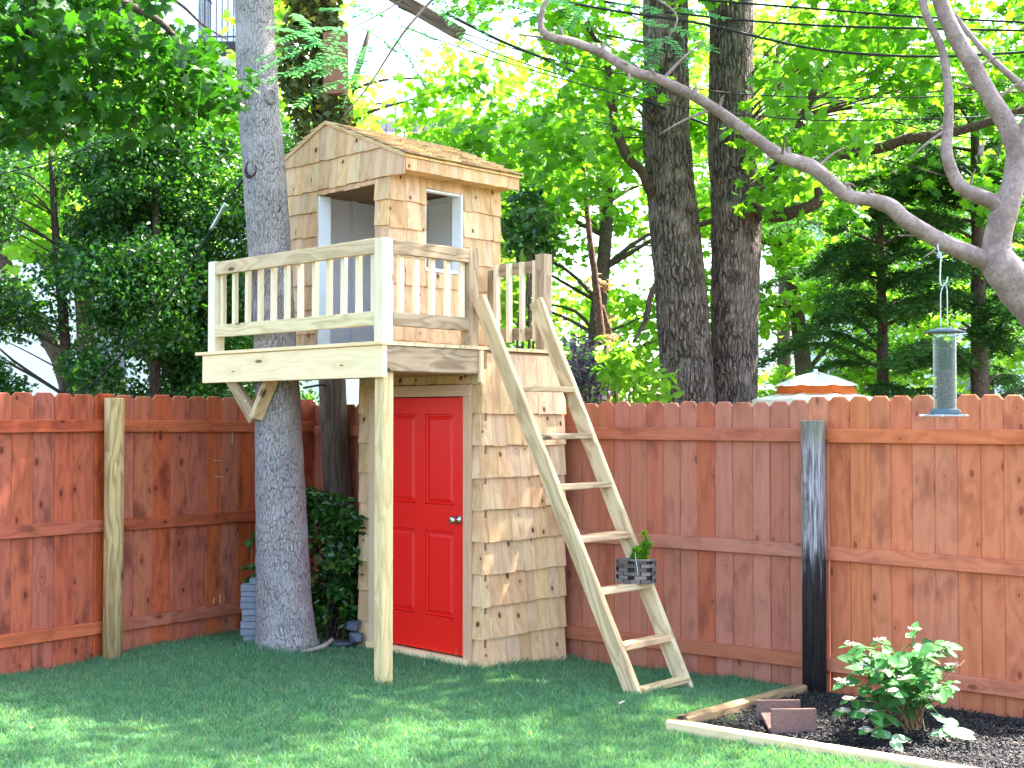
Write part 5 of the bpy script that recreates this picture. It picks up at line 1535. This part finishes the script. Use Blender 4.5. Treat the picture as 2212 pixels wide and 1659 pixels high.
for k in range(5):
    vv = tv.copy(); vv[:, 2] += rng.normal(0, .03, len(vv))
    lm_mesh.append(fast_mesh('leaf', vv, tf, M['leaf_maple_dark'], np.full(len(tf), k*.19)))
for p in single:
    n = Vector((rng.normal(0, .5), rng.normal(0, .5), .7)).normalized()
    t = Vector((rng.normal(0, 1), rng.normal(0, 1), -1.2)); t = (t-n*t.dot(n)).normalized(); bt = t.cross(n)
    s = .092*rng.uniform(.75, 1.2)
    Mx = Matrix(((bt.x*s, t.x*s, n.x*s, p[0]), (bt.y*s, t.y*s, n.y*s, p[1]), (bt.z*s, t.z*s, n.z*s, p[2]), (0, 0, 0, 1)))
    place(bpy.data.objects.new('leaf', lm_mesh[int(rng.integers(5))]), om, Mx)
# boughs reaching over the yard, above the picture
cc = blob((-2.8, 6.6, 8.4), (3.4, 3.4, 1.4), 28, rng, .5)
cc = cc[cc[:, 2] > EYE + np.maximum(cc[:, 1], .5)*.36+.6]
limbs('branches', om, tpo[2:], cc, .05, M['bark_thin'], rng, .5)
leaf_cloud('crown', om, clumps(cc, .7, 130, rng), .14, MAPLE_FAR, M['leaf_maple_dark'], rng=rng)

# ================================================================== FLOWER BED
rng = np.random.default_rng(111)
def bedz(x, y):
    p = Vector((x, y))-BED[0]
    a = p.dot(BEDd); b_ = p.dot(Vector((.595, .8037)))
    return .012 - .045*min(max(b_, 0), 1.4)/1.4 + .035*math.sin(min(max(b_, 0), 1.3)/1.3*2.6)*min(1, max(a, 0)*2) + .012*mnoise.noise(Vector((x*5, y*5, 0)))
vs, fs = [], []
na, nb_ = 60, 26
for j in range(nb_+1):
    for i in range(na+1):
        a = 3.4*i/na; b_ = BW*j/nb_
        p = BED[0]+BEDd*a+BS*b_
        vs.append((p.x, p.y, bedz(p.x, p.y)))
for j in range(nb_):
    for i in range(na):
        a = j*(na+1)+i; fs.append((a, a+1, a+na+2, a+na+1))
o = obj('mulch_bed', None, vs, fs, M['mulch'], smooth=True); o['kind'] = 'structure'
nch = 18000
a = rng.uniform(.03, 3.3, nch); b_ = rng.uniform(.03, BW-.02, nch)
x = BED[0].x+BEDd.x*a+BS.x*b_; y = BED[0].y+BEDd.y*a+BS.y*b_
ln = rng.uniform(.012, .045, nch); wd = rng.uniform(.002, .006, nch); an = rng.uniform(0, 6.28, nch); el = rng.normal(0, .45, nch)
d = np.stack([np.cos(an)*np.cos(el), np.sin(an)*np.cos(el), np.sin(el)], 1)*(ln/2)[:, None]
s = np.stack([-np.sin(an), np.cos(an), rng.normal(0, .5, nch)], 1)*wd[:, None]
zz = np.array([bedz(p, q) for p, q in zip(x, y)])+rng.uniform(.003, .022, nch)
c = np.stack([x, y, zz], 1); t_ = np.array([0, 0, 1.])*.0035
V = np.stack([c-d-s, c+d-s*.4, c+d+s*.4, c-d+s, c-d*.6+t_, c+d*.6+t_], 1).reshape(-1, 3)
bi = (np.arange(nch)*6)[:, None]
Fc = np.concatenate([bi+np.array([q]) for q in ((0, 1, 5), (0, 5, 4), (1, 2, 5), (2, 3, 4), (2, 4, 5), (3, 0, 4), (0, 2, 1), (0, 3, 2))], 1).reshape(-1, 3)
def mulchm():
    b = NB('mulch_chips'); a = b.n('ShaderNodeAttribute'); a.attribute_name = 'rnd'; r = a.outputs['Fac']
    c = b.mix(r, (.006, .005, .007), (.026, .022, .027)); c = b.mix(b.math('GREATER_THAN', r, .965), c, (.16, .09, .06))
    return b.fin(b.pbr(c, .6, None, .4))
me = fast_mesh('mulch_chips', V, Fc, mulchm(), np.repeat(rng.random(nch), 8))
o = place(bpy.data.objects.new('mulch_chips', me), None)
tag(o, 'black shredded bark mulch covering the corner flower bed', 'mulch', kind='stuff')
p0 = BED[0]; p1 = BED[0]+BEDd*3.4; q1 = BED[0]+BS*1.43
e1 = board('timber_edging', None, (p0.x-.03, p0.y+.02, .022), (p1.x, p1.y, .022), .070, .085, (0, 0, 1), M['edging'], bev=.010)
tag(e1, 'pale straight timber edging along the front of the mulch bed', 'edging')
e2 = board('timber_edging', None, (p0.x+.045, p0.y+.055, .030), (q1.x, q1.y, -.015), .075, .085, (0, 0, 1), M['edging_dark'], bev=.010)
tag(e2, 'dark weathered timber edging running from the bed corner to the fence post', 'edging')
# channel shaped concrete block
kb = thing('concrete_block', 'brown channel shaped concrete block lying in the black mulch', 'block', (1.46, 6.9, .03))
a1 = at(1665, 1600, 6.72); a2 = at(1763, 1600, 6.72); zt_b = at(1714, 1531, 6.72).z
b1 = at(1634, 1572, 7.00); b2 = at(1729, 1572, 7.00); zt_c = at(1680, 1512, 7.00).z
Bk = lambda nm, A, C, zt: board(nm, kb, (A.x, A.y, .0), (A.x, A.y, zt), (C-A).length, .022, (0, -1, 0), M['block'])
m1 = (a1+a2)/2; m2 = (b1+b2)/2
board('front_plate', kb, (m1.x, m1.y, .01), (m1.x, m1.y, zt_b), (a2-a1).length, .020, (.05, -1, 0), M['block'])
board('back_plate', kb, (m2.x, m2.y, .02), (m2.x, m2.y, zt_c), (b2-b1).length, .020, (.05, -1, 0), M['block'])
board('base_plate', kb, (m1.x-.012, m1.y+.011, .045), (m2.x+.012, m2.y-.011, .075), (a2-a1).length*.96, .018, (0, 0, 1), M['block'])
# hydrangea
hc = at(1962, 1590, 6.78); hc.z = .03
hy = thing('hydrangea', 'lacecap hydrangea bush with white and pink flowers in the mulch bed', 'shrub', hc)
rng = np.random.default_rng(121)
hm = []
for k in range(4):
    vv, ff = OVAL; vv = vv.copy(); vv[:, 2] += rng.normal(0, .02, len(vv)); hm.append(None)
def ovate(k):
    r_ = np.random.default_rng(k); out = [(0, 0), (.16, .08), (.29, .25), (.32, .42), (.25, .65), (.12, .86), (0, 1.0)]
    L = [(x, y) for x, y in out]; v = []; 
    mid = [(0, y, -.10*y*y+.02*math.sin(9*y)) for _, y in out]
    rt = [(x, y, .10*x*2-.10*y*y) for x, y in out]; lt = [(-x, y, .10*x*2-.10*y*y+r_.normal(0, .01)) for x, y in out]
    v = mid+rt+lt; n = len(out); f = []
    for i in range(n-1):
        f.append((i, n+i, n+i+1)); f.append((i, n+i+1, i+1)); f.append((i, 2*n+i+1, 2*n+i)); f.append((i, i+1, 2*n+i+1))
    return np.array(v), np.array(f)
hmesh = [fast_mesh('leaf', *ovate(k), M['leaf_hydrangea'], np.full(24, k*.23), smooth=True) for k in range(4)]
wmesh = [fast_mesh('leaf', *ovate(k+9), M['leaf_wilted'], np.full(24, k*.3), smooth=True) for k in range(2)]
def put_leaf(parent, p, tdir, n, s, meshes, name='leaf'):
    t = Vector(tdir); n = Vector(n).normalized(); t = (t-n*t.dot(n)).normalized(); bt = t.cross(n)
    Mx = Matrix(((bt.x*s, t.x*s, n.x*s, p[0]), (bt.y*s, t.y*s, n.y*s, p[1]), (bt.z*s, t.z*s, n.z*s, p[2]), (0, 0, 0, 1)))
    return place(bpy.data.objects.new(name, meshes[int(rng.integers(len(meshes)))]), parent, Mx)
nleaf = 0
heads = [(1840, 1395, -.09), (1900, 1385, 0), (1975, 1362, 0), (2040, 1395, .05), (1855, 1440, -.15), (1820, 1475, -.2), (1925, 1495, -.3), (1835, 1512, -.25), (1872, 1540, -.3), (1870, 1580, -.32), (2010, 1510, -.2), (1955, 1470, -.25), (1900, 1450, -.2), (1822, 1538, -.25), (1990, 1420, -.1), (2060, 1440, .1)]
stems_end = [(x, y, 6.78+d, True) for x, y, d in heads]
for _ in range(36): stems_end.append((rng.uniform(1845, 2060), rng.uniform(1390, 1500), 6.78+rng.uniform(-.28, .25), False))
for (x, y, Y, hd) in stems_end:
    e = at(x, y, Y); b0 = hc+Vector((rng.normal(0, .035), rng.normal(0, .035), -.02))
    m_ = b0.lerp(e, .5); m_ = Vector((b0.x+(e.x-b0.x)*.35, b0.y+(e.y-b0.y)*.35, b0.z+(e.z-b0.z)*.6+.03))
    tube('stem', hy, [b0, m_, e], [.0035, .003, .002], M['stem'] if e.z < .5 else M['stem_green'], 5, 5)
    P = catmull([b0, m_, e], 10)
    for i in ((11, 15, 18, 20) if hd else (10, 14, 17, 20)):
        q = P[i]; a0 = rng.uniform(0, 6.28)
        for s_ in (0, math.pi):
            aa = a0+s_; sz = .088*rng.uniform(.65, 1.2)
            if x > 2040: sz *= .6
            put_leaf(hy, q, (math.cos(aa), math.sin(aa), rng.uniform(-.8, .05)), (rng.normal(0, .3)-.15, rng.normal(0, .3)-.35, 1.), sz, hmesh); nleaf += 1
    if hd:
        fl = Bag(); fr_ = []
        pts = blob(e+Vector((0, 0, .012)), (.042, .042, .012), 12, rng, .4)
        for pp_ in pts:
            c_ = Vector(pp_)
            for qn in range(4):
                a_ = qn*math.pi/2+rng.uniform(-.2, .2); dd = Vector((math.cos(a_), math.sin(a_), .15)); ss = Vector((-dd.y, dd.x, 0))
                r_ = .0095; k = len(fl.v); fl.v += [c_, c_+dd*r_*.6+ss*r_*.45, c_+dd*r_*1.15, c_+dd*r_*.6-ss*r_*.45]; fl.f.append((k, k+1, k+2, k+3))
        o = fl.build('flower_head', hy, M['flower'], origin=e)
        bb = blob(e+Vector((0, 0, .008)), (.036, .036, .010), 60, rng, .6)
        bg_ = Bag()
        for pp_ in bb:
            c_ = Vector(pp_); r_ = .003; k = len(bg_.v)
            bg_.v += [c_+Vector((r_, 0, 0)), c_+Vector((-r_*.5, r_*.87, 0)), c_+Vector((-r_*.5, -r_*.87, 0)), c_+Vector((0, 0, r_*1.4)), c_-Vector((0, 0, r_*1.4))]
            bg_.f += [(k, k+1, k+3), (k+1, k+2, k+3), (k+2, k, k+3), (k+1, k, k+4), (k+2, k+1, k+4), (k, k+2, k+4)]
        bg_.build('flower_centre', hy, M['flower_bud'], origin=e)
for k in range(26):    # bare canes
    aa = rng.uniform(0, 6.28); rr = rng.uniform(.06, .28)
    e = hc+Vector((rr*math.cos(aa)+(.08 if k % 2 else 0), rr*math.sin(aa)*.6, rng.uniform(.12, .42)))
    tube('cane', hy, [hc+Vector((rng.normal(0, .04), rng.normal(0, .03), -.02)), hc.lerp(e, .5)+Vector((0, 0, .03)), e], [.003, .0025, .0015], M['stem'], 4, 3)
# drooping sprigs of pale leaves
for x0, y0, x1, y1, n_ in ((1985, 1500, 2062, 1585, 7), (1890, 1560, 1925, 1600, 4)):
    a_ = at(x0, y0, 6.6); b_ = at(x1, y1, 6.42); b_.z = max(b_.z, .06)
    tube('drooping_stem', hy, [hc+Vector((0, 0, .1)), a_, b_], [.003, .003, .0015], M['stem_green'], 5, 5)
    for k in range(n_):
        aa = 2*math.pi*k/n_+.3; q = b_.lerp(a_, .12*(k % 3))
        put_leaf(hy, q, (math.cos(aa), math.sin(aa), .0), (rng.normal(0, .15), -.4, 1), .118*rng.uniform(.8, 1.1), wmesh)

# litter
def litter(x, y, label, mat='leaf_dead', s=.03, Y=None):
    yy = Y or EYE*F/(y-900+1e-6); p = at(x, y, yy); p.z = max(p.z, .0)+.035
    vv, ff = ovate(int(x)); vv = vv*s; an = R.uniform(0, 6.28)
    Mx = Matrix.Translation(p) @ Matrix.Rotation(an, 4, 'Z') @ Matrix.Rotation(R.uniform(-.5, .5), 4, 'X')
    me = fast_mesh('fallen_leaf', vv, ff, M[mat], np.full(24, .5))
    o = place(bpy.data.objects.new('fallen_leaf', me), None, Mx); tag(o, label, 'leaf', 'leaves fallen on the grass'); return o
litter(1337, 1534, 'white crumpled petal on the grass below the ladder', 'flower', .045)
litter(520, 1581, 'dry leaf on the lawn at lower left centre'); litter(68, 1588, 'dry leaf on the lawn near the lower left corner')
litter(348, 1600, 'dry curled leaf near the bottom edge of the lawn'); litter(640, 1588, 'tan fallen leaf on the lawn in front of the deck post')
litter(395, 1410, 'small brown leaf on the lawn left of the grey trunk'); litter(1180, 1490, 'tan fallen leaf on the grass in front of the shed')
litter(1510, 1538, 'pale fallen leaf on the grass beside the dark bed edging')
nT = sum(len(o.data.polygons) for o in bpy.data.objects if o.type == 'MESH')
print('faces', nT, 'objects', len(bpy.data.objects), 'hydrangea leaves', nleaf)
